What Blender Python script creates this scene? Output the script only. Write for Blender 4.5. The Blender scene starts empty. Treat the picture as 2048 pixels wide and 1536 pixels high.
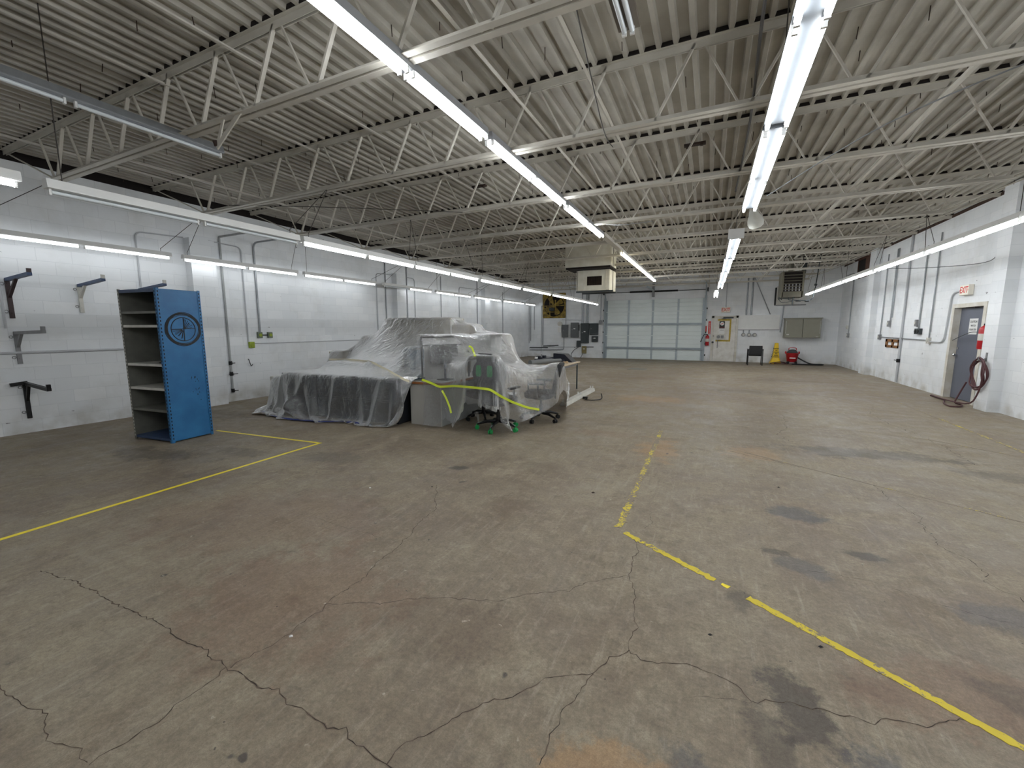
import bpy, bmesh, math, random
import numpy as np
from mathutils import Vector, Matrix
from math import pi, sin, cos, radians
random.seed(7)
rng = np.random.default_rng(7)
C = bpy.context.scene.collection
scene = bpy.context.scene

# ---------------------------------------------------------------- camera, world, exposure
EYE = Vector((0, 0, 1.6)); FPX = 832.26
YAW, PITCH, ROLL = 0.44228, 0.13261, -0.002378
_w = Vector((-sin(YAW)*cos(PITCH), cos(YAW)*cos(PITCH), -sin(PITCH)))
_r0 = Vector((cos(YAW), sin(YAW), 0)); _u0 = _r0.cross(_w)
_r = cos(ROLL)*_r0 + sin(ROLL)*_u0; _u = -sin(ROLL)*_r0 + cos(ROLL)*_u0
cam = bpy.data.cameras.new('camera'); camo = bpy.data.objects.new('camera', cam); C.objects.link(camo)
cam.sensor_fit = 'HORIZONTAL'; cam.sensor_width = 36; cam.lens = FPX/2048*36; cam.clip_start = 0.02; cam.clip_end = 100
camo.matrix_world = Matrix((( _r[0], _u[0], -_w[0], EYE[0]), (_r[1], _u[1], -_w[1], EYE[1]), (_r[2], _u[2], -_w[2], EYE[2]), (0, 0, 0, 1)))
scene.camera = camo
wd = bpy.data.worlds.new('world'); scene.world = wd; wd.use_nodes = True
wd.node_tree.nodes['Background'].inputs[0].default_value = (0.8, 0.9, 1, 1)
wd.node_tree.nodes['Background'].inputs[1].default_value = 0.0
scene.view_settings.view_transform = 'Standard'; scene.view_settings.look = 'None'
scene.view_settings.gamma = 1.0; scene.view_settings.use_curve_mapping = False
scene.view_settings.exposure = 0.0
TUBE_POWER = 35.0
try:
    scene.cycles.max_bounces = 10; scene.cycles.transparent_max_bounces = 24; scene.cycles.diffuse_bounces = 5
except Exception: pass

XL, XR, YB, YF, ZD = -9.55, 5.0, 22.45, -2.6, 4.21     # the four walls and the underside of the roof deck

def at(px, py, axis, val):                             # the point of a wall (or floor) that lies along a line of sight
    d = _r*((px-1024)/FPX) + _u*((768-py)/FPX) + _w
    return EYE + d*((val-EYE[axis])/d[axis])
def LW(px, py, off=0): return at(px, py, 0, XL+off)
def RW(px, py, off=0): return at(px, py, 0, XR-off)
def BW(px, py, off=0): return at(px, py, 1, YB-off)
def FL(px, py): return at(px, py, 2, 0)

# ---------------------------------------------------------------- materials
MATS = {}
def nt(name):
    m = bpy.data.materials.new(name); m.use_nodes = True
    n = m.node_tree.nodes; l = m.node_tree.links
    return m, n, l, n['Principled BSDF']
def lin(c):
    return tuple((x/12.92 if x <= .04045 else ((x+.055)/1.055)**2.4) for x in (v/255 for v in c))
def mat(name, rgb, rough=.5, metal=0, var=.12, scale=6, bump=0, spec=.4, rgb2=None, coat=0):
    """rgb 0-255 display colour; a soft noise varies it (paint, wear)"""
    if name in MATS: return MATS[name]
    m, n, l, b = nt(name)
    b.inputs['Roughness'].default_value = rough; b.inputs['Metallic'].default_value = metal
    b.inputs['Specular IOR Level'].default_value = spec
    if coat: b.inputs['Coat Weight'].default_value = coat
    c = lin(rgb); c2 = lin(rgb2) if rgb2 else tuple(x*(1-var) for x in c)
    tc = n.new('ShaderNodeTexCoord'); no = n.new('ShaderNodeTexNoise')
    no.inputs['Scale'].default_value = scale; no.inputs['Detail'].default_value = 6
    l.new(tc.outputs['Object'], no.inputs['Vector'])
    r = n.new('ShaderNodeValToRGB'); r.color_ramp.elements[0].position = .35; r.color_ramp.elements[1].position = .7
    r.color_ramp.elements[0].color = (*c2, 1); r.color_ramp.elements[1].color = (*c, 1)
    l.new(no.outputs['Fac'], r.inputs['Fac']); l.new(r.outputs['Color'], b.inputs['Base Color'])
    if bump:
        bp = n.new('ShaderNodeBump'); bp.inputs['Strength'].default_value = bump; bp.inputs['Distance'].default_value = .01
        no2 = n.new('ShaderNodeTexNoise'); no2.inputs['Scale'].default_value = scale*8
        l.new(tc.outputs['Object'], no2.inputs['Vector']); l.new(no2.outputs['Fac'], bp.inputs['Height']); l.new(bp.outputs['Normal'], b.inputs['Normal'])
    MATS[name] = m; return m
def emat(name, rgb, strength):
    if name in MATS: return MATS[name]
    m, n, l, b = nt(name)
    b.inputs['Base Color'].default_value = (.9, .9, .9, 1)
    b.inputs['Emission Color'].default_value = (*rgb, 1); b.inputs['Emission Strength'].default_value = strength
    MATS[name] = m; return m

def wall_mat(name, axis):
    """white painted concrete block; axis = the horizontal axis the wall runs along"""
    m, n, l, b = nt(name)
    b.inputs['Roughness'].default_value = .55; b.inputs['Specular IOR Level'].default_value = .3
    g = n.new('ShaderNodeNewGeometry'); s = n.new('ShaderNodeSeparateXYZ'); l.new(g.outputs['Position'], s.inputs[0])
    cb = n.new('ShaderNodeCombineXYZ'); l.new(s.outputs[axis], cb.inputs[0]); l.new(s.outputs[2], cb.inputs[1])
    # a little waviness of the joints
    nz = n.new('ShaderNodeTexNoise'); nz.inputs['Scale'].default_value = 3.0; l.new(g.outputs['Position'], nz.inputs['Vector'])
    mx = n.new('ShaderNodeMix'); mx.data_type = 'VECTOR'; mx.inputs['Factor'].default_value = .012
    l.new(cb.outputs[0], mx.inputs[4]); l.new(nz.outputs['Color'], mx.inputs[5])
    br = n.new('ShaderNodeTexBrick'); br.inputs['Scale'].default_value = 1.0
    br.inputs['Brick Width'].default_value = .406; br.inputs['Row Height'].default_value = .203
    br.inputs['Mortar Size'].default_value = .0045; br.inputs['Mortar Smooth'].default_value = .7
    br.inputs['Color1'].default_value = (*lin((232, 234, 236)), 1); br.inputs['Color2'].default_value = (*lin((224, 227, 230)), 1)
    br.inputs['Mortar'].default_value = (*lin((214, 217, 220)), 1)
    l.new(mx.outputs[1], br.inputs['Vector'])
    # grime: low on the wall and in blotches
    n1 = n.new('ShaderNodeTexNoise'); n1.inputs['Scale'].default_value = 1.1; n1.inputs['Detail'].default_value = 8; n1.inputs['Roughness'].default_value = .65
    l.new(g.outputs['Position'], n1.inputs['Vector'])
    r1 = n.new('ShaderNodeMapRange'); r1.inputs[1].default_value = .52; r1.inputs[2].default_value = .82; r1.inputs[3].default_value = 0; r1.inputs[4].default_value = .30
    l.new(n1.outputs['Fac'], r1.inputs[0])
    lo = n.new('ShaderNodeMapRange'); lo.inputs[1].default_value = 0.0; lo.inputs[2].default_value = .45; lo.inputs[3].default_value = .85; lo.inputs[4].default_value = 0
    l.new(s.outputs[2], lo.inputs[0])
    n3 = n.new('ShaderNodeTexNoise'); n3.inputs['Scale'].default_value = 2.6; n3.inputs['Detail'].default_value = 6; l.new(g.outputs['Position'], n3.inputs['Vector'])
    r3 = n.new('ShaderNodeMapRange'); r3.inputs[1].default_value = .42; r3.inputs[2].default_value = .72; l.new(n3.outputs['Fac'], r3.inputs[0])
    ml = n.new('ShaderNodeMath'); ml.operation = 'MULTIPLY'; l.new(lo.outputs[0], ml.inputs[0]); l.new(r3.outputs[0], ml.inputs[1])
    ad = n.new('ShaderNodeMath'); ad.operation = 'MAXIMUM'; l.new(r1.outputs[0], ad.inputs[0]); l.new(ml.outputs[0], ad.inputs[1])
    m1 = n.new('ShaderNodeMix'); m1.data_type = 'RGBA'; m1.inputs[7].default_value = (*lin((158, 152, 138)), 1)
    l.new(ad.outputs[0], m1.inputs[0]); l.new(br.outputs['Color'], m1.inputs[6])
    # dark chips and scuffs
    v = n.new('ShaderNodeTexNoise'); v.inputs['Scale'].default_value = 9; v.inputs['Detail'].default_value = 3
    mp = n.new('ShaderNodeMapping'); mp.inputs['Scale'].default_value = (.5, .5, 1.6); l.new(g.outputs['Position'], mp.inputs[0]); l.new(mp.outputs[0], v.inputs['Vector'])
    r4 = n.new('ShaderNodeMapRange'); r4.inputs[1].default_value = .735; r4.inputs[2].default_value = .76; l.new(v.outputs['Fac'], r4.inputs[0])
    m2 = n.new('ShaderNodeMix'); m2.data_type = 'RGBA'; m2.inputs[7].default_value = (*lin((120, 120, 122)), 1)
    l.new(r4.outputs[0], m2.inputs[0]); l.new(m1.outputs[2], m2.inputs[6]); l.new(m2.outputs[2], b.inputs['Base Color'])
    n2 = n.new('ShaderNodeTexNoise'); n2.inputs['Scale'].default_value = 60; n2.inputs['Detail'].default_value = 4; l.new(g.outputs['Position'], n2.inputs['Vector'])
    mm = n.new('ShaderNodeMath'); mm.operation = 'MULTIPLY_ADD'; mm.inputs[1].default_value = .35
    l.new(n2.outputs['Fac'], mm.inputs[0])
    inv = n.new('ShaderNodeMath'); inv.operation = 'SUBTRACT'; inv.inputs[0].default_value = 1; l.new(br.outputs['Fac'], inv.inputs[1]); l.new(inv.outputs[0], mm.inputs[2])
    bp = n.new('ShaderNodeBump'); bp.inputs['Strength'].default_value = .2; bp.inputs['Distance'].default_value = .008
    l.new(mm.outputs[0], bp.inputs['Height']); l.new(bp.outputs['Normal'], b.inputs['Normal'])
    MATS[name] = m; return m

STAINS = [  # x, y, half length, half width, angle, strength, tone  (spills and worn patches of the slab)
    (-6.4, 2.75, 1.0, .3, 10, .55, 'd'), (-5.5, 3.25, .6, .2, 0, .4, 'd'), (-2.55, 3.95, .16, .09, 20, .8, 'd'),
    (.75, 4.15, .28, .18, 0, .6, 'b'), (1.6, 3.1, .34, .2, 15, .45, 'b'), (.62, 3.2, .22, .13, -20, .5, 'b'),
    (1.9, 6.6, 1.25, .34, 8, .55, 'd'), (3.2, 6.1, .9, .3, -10, .45, 'd'), (.42, 1.93, .16, .3, 25, .75, 'd'), (.3, 1.72, .1, .25, 15, .5, 'd'),
    (.72, 1.62, .22, .34, 12, .6, 'b'), (.95, 1.42, .22, .2, 0, .65, 'b'), (1.35, 1.75, .5, .32, 60, .5, 'n'), (.05, 1.42, .12, .2, 40, .55, 'b'),
    (1.1, 2.3, .6, .3, 20, .4, 'r'), (-2.2, 1.55, .9, .7, 0, .35, 'r'), (-1.1, 1.75, .45, .3, 0, .3, 'n'), (-3.3, 2.2, 1.4, .8, 20, .25, 'r'),
    (-1.2, 9.8, 1.2, .5, 0, .4, 'o'), (-.55, 5.7, .35, .7, 0, .45, 'o'), (.55, 6.0, .5, .4, 0, .35, 'o'), (-1.4, 6.2, .6, .3, 0, .3, 'r'),
    (1.2, 12, 1.6, .6, 0, .35, 'd'), (2.2, 15, 1.6, .5, 0, .3, 'd'), (-1.6, 14, 1.2, .5, 0, .4, 'n'), (1.35, 2.35, .12, .3, 70, .45, 'd'),
    (-8.6, 4.6, 1.4, .5, 0, .4, 'd'), (-4.2, 3.6, .6, .3, 10, .35, 'd'), (.25, 2.62, .1, .16, 0, .5, 'd'), (2.2, 2.9, .8, .3, 20, .4, 'r'),
    (1.05, 3.55, .2, .08, 0, .7, 'd'), (.5, 3.35, .12, .05, 0, .6, 'd'), (-.2, 1.3, .4, .2, 10, .5, 'o'),
]
TONES = {'d': (72, 66, 62), 'b': (78, 80, 86), 'n': (96, 78, 64), 'r': (118, 88, 72), 'o': (168, 132, 92)}
def floor_mat():
    m, n, l, b = nt('worn_concrete')
    g = n.new('ShaderNodeNewGeometry')
    def noise(scale, detail=8, rough=.6, vec=None, dist=0):
        t = n.new('ShaderNodeTexNoise'); t.inputs['Scale'].default_value = scale; t.inputs['Detail'].default_value = detail
        t.inputs['Roughness'].default_value = rough; t.inputs['Distortion'].default_value = dist
        l.new(vec or g.outputs['Position'], t.inputs['Vector']); return t
    def mrange(s, a, c, lo=0, hi=1):
        t = n.new('ShaderNodeMapRange'); t.interpolation_type = 'SMOOTHSTEP'
        for i, v in ((1, a), (2, c), (3, lo), (4, hi)): t.inputs[i].default_value = v
        l.new(s, t.inputs[0]); return t.outputs[0]
    def mix(fac, a, c, blend='MIX'):
        t = n.new('ShaderNodeMix'); t.data_type = 'RGBA'; t.blend_type = blend
        if isinstance(fac, float): t.inputs[0].default_value = fac
        else: l.new(fac, t.inputs[0])
        for i, v in ((6, a), (7, c)):
            if isinstance(v, tuple): t.inputs[i].default_value = (*v, 1)
            else: l.new(v, t.inputs[i])
        return t.outputs[2]
    def stretched(sx, sy, scale, detail, rough=.65):
        mp = n.new('ShaderNodeMapping'); mp.inputs['Scale'].default_value = (sx, sy, 1); l.new(g.outputs['Position'], mp.inputs[0]); return noise(scale, detail, rough, mp.outputs[0], .3)
    A = noise(.5, 7, .6, dist=.5); B = noise(2.1, 10, .72, dist=.4); D = noise(8, 8, .75); G = noise(48, 6, .8); G2 = noise(190, 3, .8); E = noise(4.2, 9, .75, dist=.3)
    col = mix(mrange(A.outputs['Fac'], .36, .66), lin((118, 104, 88)), lin((138, 127, 109)))
    col = mix(mrange(B.outputs['Fac'], .42, .70, 0, .65), col, lin((158, 147, 126)))
    col = mix(mrange(noise(1.1, 10, .78, dist=.6).outputs['Fac'], .48, .70, 0, .55), col, lin((104, 86, 70)))
    col = mix(mrange(E.outputs['Fac'], .46, .74, 0, .55), col, lin((96, 84, 72)))
    col = mix(mrange(D.outputs['Fac'], .46, .76, 0, .45), col, lin((176, 166, 145)))
    col = mix(mrange(noise(17, 8, .8).outputs['Fac'], .48, .74, 0, .5), col, lin((92, 81, 70)))
    S1 = stretched(6, .7, 2.2, 9, .72); col = mix(mrange(S1.outputs['Fac'], .50, .72, 0, .4), col, lin((106, 95, 86)))
    S2 = stretched(8, .9, 2.6, 9, .72); col = mix(mrange(S2.outputs['Fac'], .52, .74, 0, .35), col, lin((176, 168, 151)))
    wob = noise(2.3, 7, .65); wob2 = noise(7.5, 8, .78)
    sep = n.new('ShaderNodeSeparateXYZ'); l.new(g.outputs['Position'], sep.inputs[0])
    for (x, y, a, c, ang, st, tone) in STAINS:
        mp = n.new('ShaderNodeMapping'); mp.vector_type = 'TEXTURE'
        mp.inputs['Location'].default_value = (x, y, 0); mp.inputs['Rotation'].default_value = (0, 0, radians(ang)); mp.inputs['Scale'].default_value = (a, c, 1)
        l.new(g.outputs['Position'], mp.inputs[0])
        ln = n.new('ShaderNodeVectorMath'); ln.operation = 'LENGTH'; l.new(mp.outputs[0], ln.inputs[0])
        ad = n.new('ShaderNodeMath'); ad.operation = 'MULTIPLY_ADD'; ad.inputs[1].default_value = 1.6; l.new(wob.outputs['Fac'], ad.inputs[0]); l.new(ln.outputs['Value'], ad.inputs[2])
        a2 = n.new('ShaderNodeMath'); a2.operation = 'MULTIPLY_ADD'; a2.inputs[1].default_value = 2.2; l.new(wob2.outputs['Fac'], a2.inputs[0]); l.new(ad.outputs[0], a2.inputs[2])
        col = mix(mrange(a2.outputs[0], 2.85, 2.35, 0, st), col, lin(TONES[tone]))
    # small dark spots and pale flecks
    V = noise(5.5, 2, .5); col = mix(mrange(V.outputs['Fac'], .735, .77, 0, .75), col, lin((62, 58, 58)))
    V2 = noise(11, 3, .6); col = mix(mrange(V2.outputs['Fac'], .70, .75, 0, .5), col, lin((198, 188, 170)))
    V3 = noise(24, 2, .5); col = mix(mrange(V3.outputs['Fac'], .735, .78, 0, .8), col, lin((58, 54, 52)))
    gr = mix(mrange(G.outputs['Fac'], .25, .75), (.62, .62, .62), (1.28, 1.28, 1.28)); col = mix(.65, col, gr, 'MULTIPLY')
    gr2 = mix(mrange(G2.outputs['Fac'], .2, .8), (.62, .62, .62), (1.32, 1.32, 1.32)); col = mix(.5, col, gr2, 'MULTIPLY')
    l.new(col, b.inputs['Base Color'])
    rg = mrange(B.outputs['Fac'], .35, .7, .42, .72); l.new(rg, b.inputs['Roughness']); b.inputs['Specular IOR Level'].default_value = .32
    bp = n.new('ShaderNodeBump'); bp.inputs['Strength'].default_value = .25; bp.inputs['Distance'].default_value = .004
    l.new(G.outputs['Fac'], bp.inputs['Height']); l.new(bp.outputs['Normal'], b.inputs['Normal'])
    MATS['worn_concrete'] = m; return m

M_WALLX = wall_mat('painted_block_side', 1); M_WALLY = wall_mat('painted_block_back', 0)
M_FLOOR = floor_mat()
M_CRACK = mat('crack', (54, 46, 40), .9); M_CRACK2 = mat('crack_edge', (112, 98, 84), .9)
M_DECK = mat('deck_paint', (182, 178, 167), .5, var=.16, scale=2.2, rgb2=(156, 151, 140))
M_STEEL = mat('joist_paint', (200, 195, 184), .5, var=.12, scale=5)
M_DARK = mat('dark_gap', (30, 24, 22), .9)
M_RUST = mat('rusty_iron', (66, 48, 40), .8, rgb2=(40, 32, 28))
M_WHITE = mat('white_enamel', (226, 226, 224), .35, var=.05)
M_TUBE = emat('lit_tube', (.93, .97, 1.0), TUBE_POWER)
M_WARM = emat('lit_tube_warm', (1.0, .90, .64), TUBE_POWER*.4)
M_TUBEA = emat('lit_tube_soft', (.93, .97, 1.0), TUBE_POWER*.34)
M_REFL = mat('fixture_grey', (84, 88, 92), .5, var=.05)
M_REFLC = mat('fixture_pale', (150, 152, 154), .5, var=.05)
M_GLASS = mat('unlit_tube_glass', (214, 220, 224), .12, var=.03, spec=.7)
M_GALV = mat('galvanised', (150, 153, 156), .38, metal=.55, var=.15, scale=14)
M_COND = mat('conduit_paint', (186, 188, 192), .45, var=.08)
M_BLACK = mat('black_plastic', (20, 20, 22), .45, var=.2)
M_CHAIN = mat('chain_steel', (70, 66, 62), .5, metal=.4)
M_YTAPE = mat('yellow_tape', (246, 226, 48), .45, var=.1, scale=20, rgb2=(228, 206, 44))
M_YOLD = mat('old_yellow_paint', (206, 180, 60), .7, scale=30, rgb2=(150, 126, 60))

def worn(name, rgb, amount):
    m = mat(name, rgb, .6); n = m.node_tree.nodes; l = m.node_tree.links; b = n['Principled BSDF']
    g = n.new('ShaderNodeNewGeometry'); t = n.new('ShaderNodeTexNoise'); t.inputs['Scale'].default_value = 34; t.inputs['Detail'].default_value = 6; t.inputs['Roughness'].default_value = .7; l.new(g.outputs['Position'], t.inputs['Vector'])
    t2 = n.new('ShaderNodeTexNoise'); t2.inputs['Scale'].default_value = 4; l.new(g.outputs['Position'], t2.inputs['Vector'])
    ad = n.new('ShaderNodeMath'); ad.operation = 'MULTIPLY_ADD'; ad.inputs[1].default_value = .6; l.new(t2.outputs['Fac'], ad.inputs[0]); l.new(t.outputs['Fac'], ad.inputs[2])
    r = n.new('ShaderNodeMapRange'); r.inputs[1].default_value = .8-amount*.22; r.inputs[2].default_value = .86-amount*.22; l.new(ad.outputs[0], r.inputs[0])
    mx = n.new('ShaderNodeMix'); mx.data_type = 'RGBA'; mx.inputs[7].default_value = (*lin((126, 114, 98)), 1)
    src = b.inputs['Base Color'].links[0].from_socket; l.new(r.outputs[0], mx.inputs[0]); l.new(src, mx.inputs[6]); l.new(mx.outputs[2], b.inputs['Base Color']); return m
M_YWORN = worn('worn_yellow_tape', (208, 186, 58), .35); M_YFADE = worn('faded_yellow_paint', (190, 168, 66), .75); M_YMID = worn('ragged_yellow_tape', (206, 184, 52), -.25)
# ---------------------------------------------------------------- mesh helpers
class MB:
    def __init__(s): s.v = []; s.f = []; s.mi = []
    def add(s, vs, fs, mi=0):
        o = len(s.v); s.v += [tuple(x) for x in vs]; s.f += [tuple(i+o for i in f) for f in fs]; s.mi += [mi]*len(fs); return s
    def box(s, lo, hi, mi=0, mx=None):
        (a, b, c), (d, e, f) = lo, hi
        vs = [Vector(p) for p in ((a,b,c),(d,b,c),(d,e,c),(a,e,c),(a,b,f),(d,b,f),(d,e,f),(a,e,f))]
        if mx is not None: vs = [mx @ v for v in vs]
        return s.add(vs, [(0,3,2,1),(4,5,6,7),(0,1,5,4),(1,2,6,5),(2,3,7,6),(3,0,4,7)], mi)
    def bbox(s, lo, hi, r=.01, mi=0, mx=None):          # box with chamfered vertical and horizontal edges
        bm = bmesh.new(); bmesh.ops.create_cube(bm, size=1)
        sx, sy, sz = (hi[i]-lo[i] for i in range(3)); cx, cy, cz = ((hi[i]+lo[i])/2 for i in range(3))
        for v in bm.verts: v.co = Vector((v.co.x*sx+cx, v.co.y*sy+cy, v.co.z*sz+cz))
        bmesh.ops.bevel(bm, geom=bm.edges[:], offset=min(r, .49*min(sx, sy, sz)), segments=2, profile=.5, affect='EDGES')
        bm.verts.index_update(); vs = [v.co.copy() for v in bm.verts]; fs = [[v.index for v in f.verts] for f in bm.faces]; bm.free()
        if mx is not None: vs = [mx @ v for v in vs]
        return s.add(vs, fs, mi)
    def tube(s, pts, r, n=8, mi=0, cap=True, rs=None, closed=False):
        pts = [Vector(p) for p in pts]; k = len(pts); base = len(s.v)
        prev = None
        for i, p in enumerate(pts):
            a = pts[i-1] if (i > 0 or closed) else p; c = pts[(i+1) % k] if (i < k-1 or closed) else p
            t = (c-a).normalized()
            if prev is None:
                u = t.orthogonal().normalized()
            else:
                u = (prev - t*prev.dot(t)); u = u.normalized() if u.length > 1e-6 else t.orthogonal().normalized()
            prev = u; w = t.cross(u); rr = rs[i] if rs else r
            for j in range(n):
                an = 2*pi*j/n; s.v.append(tuple(p+(u*cos(an)+w*sin(an))*rr))
        for i in range(k if closed else k-1):
            for j in range(n):
                a = base+i*n; c = base+((i+1) % k)*n
                s.f.append((a+j, a+(j+1) % n, c+(j+1) % n, c+j)); s.mi.append(mi)
        if cap and not closed:
            s.f.append(tuple(base+j for j in reversed(range(n)))); s.f.append(tuple(base+(k-1)*n+j for j in range(n))); s.mi += [mi, mi]
        return s
    def cyl(s, a, b, r, n=16, mi=0, r2=None): return s.tube([a, b], r, n, mi, True, [r, r if r2 is None else r2])
    def lathe(s, prof, c=(0,0,0), n=24, mi=0, mx=None):
        base = len(s.v); k = len(prof)
        for (r, z) in prof:
            for j in range(n):
                p = Vector((r*cos(2*pi*j/n), r*sin(2*pi*j/n), z))
                if mx is not None: p = mx @ p
                s.v.append(tuple(p+Vector(c)))
        for i in range(k-1):
            for j in range(n):
                s.f.append((base+i*n+j, base+i*n+(j+1) % n, base+(i+1)*n+(j+1) % n, base+(i+1)*n+j)); s.mi.append(mi)
        s.f.append(tuple(base+j for j in reversed(range(n)))); s.f.append(tuple(base+(k-1)*n+j for j in range(n))); s.mi += [mi, mi]
        return s
    def prism(s, poly, d, mi=0, mx=None):                # polygon in the xy plane pushed to z = d
        k = len(poly); vs = [Vector((x, y, 0)) for x, y in poly]+[Vector((x, y, d)) for x, y in poly]
        if mx is not None: vs = [mx @ v for v in vs]
        return s.add(vs, [tuple(reversed(range(k))), tuple(range(k, 2*k))]+[(i, (i+1) % k, k+(i+1) % k, k+i) for i in range(k)], mi)
    def bar(s, a, b, w, h, mi=0, up=(0,0,1)):            # rectangular bar from a to b
        a, b = Vector(a), Vector(b); t = (b-a); L = t.length; t.normalize(); u = Vector(up); x = t.cross(u)
        if x.length < 1e-4: x = t.orthogonal()
        x.normalize(); z = x.cross(t)
        vs = [a+x*i*w/2+z*j*h/2 for i, j in ((-1,-1),(1,-1),(1,1),(-1,1))]+[b+x*i*w/2+z*j*h/2 for i, j in ((-1,-1),(1,-1),(1,1),(-1,1))]
        return s.add(vs, [(0,3,2,1),(4,5,6,7),(0,1,5,4),(1,2,6,5),(2,3,7,6),(3,0,4,7)], mi)
    def angle(s, a, b, w, t, up=(0,0,1), flip=1, mi=0):  # L-section: a flat leg and an upright leg
        a, b = Vector(a), Vector(b); d = (b-a).normalized(); x = d.cross(Vector(up)).normalized()*flip; z = x.cross(d)*flip
        s.bar(a+x*w/2, b+x*w/2, w, t, mi, up); s.bar(a+z*w/2, b+z*w/2, t, w, mi, up); return s

def obj(name, mb, mats, parent=None, smooth=False, label=None, local=False):
    if not isinstance(mats, (list, tuple)): mats = [mats]
    me = bpy.data.meshes.new(name); vs = mb.v
    if parent is not None and not local:
        o0 = world_origin(parent); vs = [(x-o0[0], y-o0[1], z-o0[2]) for x, y, z in vs]
    me.from_pydata(vs, [], mb.f)
    for m in mats: me.materials.append(m)
    if len(mats) > 1: me.polygons.foreach_set('material_index', mb.mi)
    if smooth:
        me.polygons.foreach_set('use_smooth', [True]*len(me.polygons))
        if smooth != 'all':
            try: me.set_sharp_from_angle(angle=radians(40))
            except Exception: pass
    me.update()
    o = bpy.data.objects.new(name, me); C.objects.link(o)
    if parent is not None: o.parent = parent
    if label: o['label'] = label
    return o
def world_origin(o):
    p = Vector((0, 0, 0))
    while o is not None: p += o.location; o = o.parent
    return p
def thing(name, label, cat, loc=(0, 0, 0), rotz=0, group=None, kind=None):
    o = bpy.data.objects.new(name, None); C.objects.link(o); o.empty_display_size = .1
    o.location = loc; o.rotation_euler = (0, 0, rotz); o['label'] = label; o['category'] = cat
    if group: o['group'] = group
    if kind: o['kind'] = kind
    return o
def solo(name, mb, mats, label, cat, group=None, kind=None, smooth=False):
    """a thing that is a single mesh; its origin goes to the middle of its base"""
    vs = np.array(mb.v); c = (vs.min(0)+vs.max(0))/2; c[2] = vs[:, 2].min()
    mb.v = [tuple(v) for v in (vs-c)]
    o = obj(name, mb, mats, None, smooth, local=True); o.location = c
    o['label'] = label; o['category'] = cat
    if group: o['group'] = group
    if kind: o['kind'] = kind
    return o
def structure(name, mb, mats, label=None, smooth=False):
    o = obj(name, mb, mats, None, smooth); o['kind'] = 'structure'
    o['label'] = label or name.replace('_', ' '); o['category'] = 'room'
    return o
def dup(root, loc, label=None, rotz=None):
    r = root.copy(); C.objects.link(r); r.location = loc
    if rotz is not None: r.rotation_euler = (0, 0, rotz)
    if label: r['label'] = label
    for ch in list(root.children):
        c = ch.copy(); C.objects.link(c); c.parent = r
        for g in list(ch.children):
            d = g.copy(); C.objects.link(d); d.parent = c
    return r
def textmesh(txt, size, mx, depth=.002, align='CENTER', mb=None, mi=0, bold=0.0, sx=1.0):
    """lettering turned into mesh and laid by matrix mx (text plane xy)"""
    cu = bpy.data.curves.new('t', 'FONT'); cu.body = txt; cu.size = size; cu.extrude = depth/2; cu.align_x = align; cu.align_y = 'CENTER'; cu.offset = bold
    cu.resolution_u = 2
    o = bpy.data.objects.new('t', cu); C.objects.link(o); dg = bpy.context.evaluated_depsgraph_get(); dg.update()
    me = bpy.data.meshes.new_from_object(o.evaluated_get(dg))
    mb = mb or MB(); S = Matrix.Diagonal((sx, 1, 1, 1))
    mb.add([mx @ (S @ v.co) for v in me.vertices], [tuple(p.vertices) for p in me.polygons], mi)
    bpy.data.objects.remove(o); bpy.data.curves.remove(cu); bpy.data.meshes.remove(me)
    return mb
def frame(o, x, y):
    """matrix with origin o and local x, y axes"""
    x = Vector(x).normalized(); z = x.cross(Vector(y)).normalized(); y = z.cross(x)
    return Matrix(((x[0], y[0], z[0], o[0]), (x[1], y[1], z[1], o[1]), (x[2], y[2], z[2], o[2]), (0, 0, 0, 1)))
def catmull(pts, n=6, closed=False):
    P = [Vector(p) for p in pts]; out = []; k = len(P)
    for i in range(k if closed else k-1):
        a, b, c, d = (P[(i-1) % k], P[i], P[(i+1) % k], P[(i+2) % k]) if closed else (P[max(i-1, 0)], P[i], P[i+1], P[min(i+2, k-1)])
        for j in range(n):
            t = j/n; out.append(.5*((2*b)+(c-a)*t+(2*a-5*b+4*c-d)*t*t+(3*b-a-3*c+d)*t**3))
    if not closed: out.append(P[-1])
    return out

# ================================================================ the shell
# floor with its cracks (cracks are faces of the floor mesh)
fm = MB(); fm.box((XL-.3, YF-.3, -.2), (XR+.4, YB+.3, 0), 0)
def crack(px, w=.005, jit=.03, seed=0, edge=True):
    r = np.random.default_rng(seed); P = [FL(*p) if len(p) == 2 else Vector(p) for p in px]
    pts = []
    for a, b in zip(P[:-1], P[1:]):
        n = max(2, int((b-a).length/.022)); d = (b-a); nn = Vector((-d.y, d.x, 0)).normalized()
        off = 0
        for i in range(n):
            t = i/n; off = off*.82+r.normal(0, jit*.42); pts.append(a+d*t+nn*(off*math.sin(pi*t)+r.normal(0, .0028)))
    pts.append(P[-1])
    for lay, (k, mi, z) in enumerate([(2.4, 2, .0006), (1, 1, .0011)] if edge else [(1, 1, .0011)]):
        L = []; R = []
        for i, p in enumerate(pts):
            d = (pts[min(i+1, len(pts)-1)]-pts[max(i-1, 0)]); nn = Vector((-d.y, d.x, 0)).normalized() if d.length else Vector((1, 0, 0))
            ww = w*.62*k*(.25+1.3*r.random()**1.5)/2; L.append((p.x+nn.x*ww, p.y+nn.y*ww, z)); R.append((p.x-nn.x*ww, p.y-nn.y*ww, z))
        k0 = len(pts); fm.add(L+R, [(k0+i, k0+i+1, i+1, i) for i in range(k0-1)], mi)
h = lambda x, y: (x/2, 900+y/2)          # left floor crop
k = lambda x, y: (1024+x/2, 800+y/2)     # right floor crop
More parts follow.
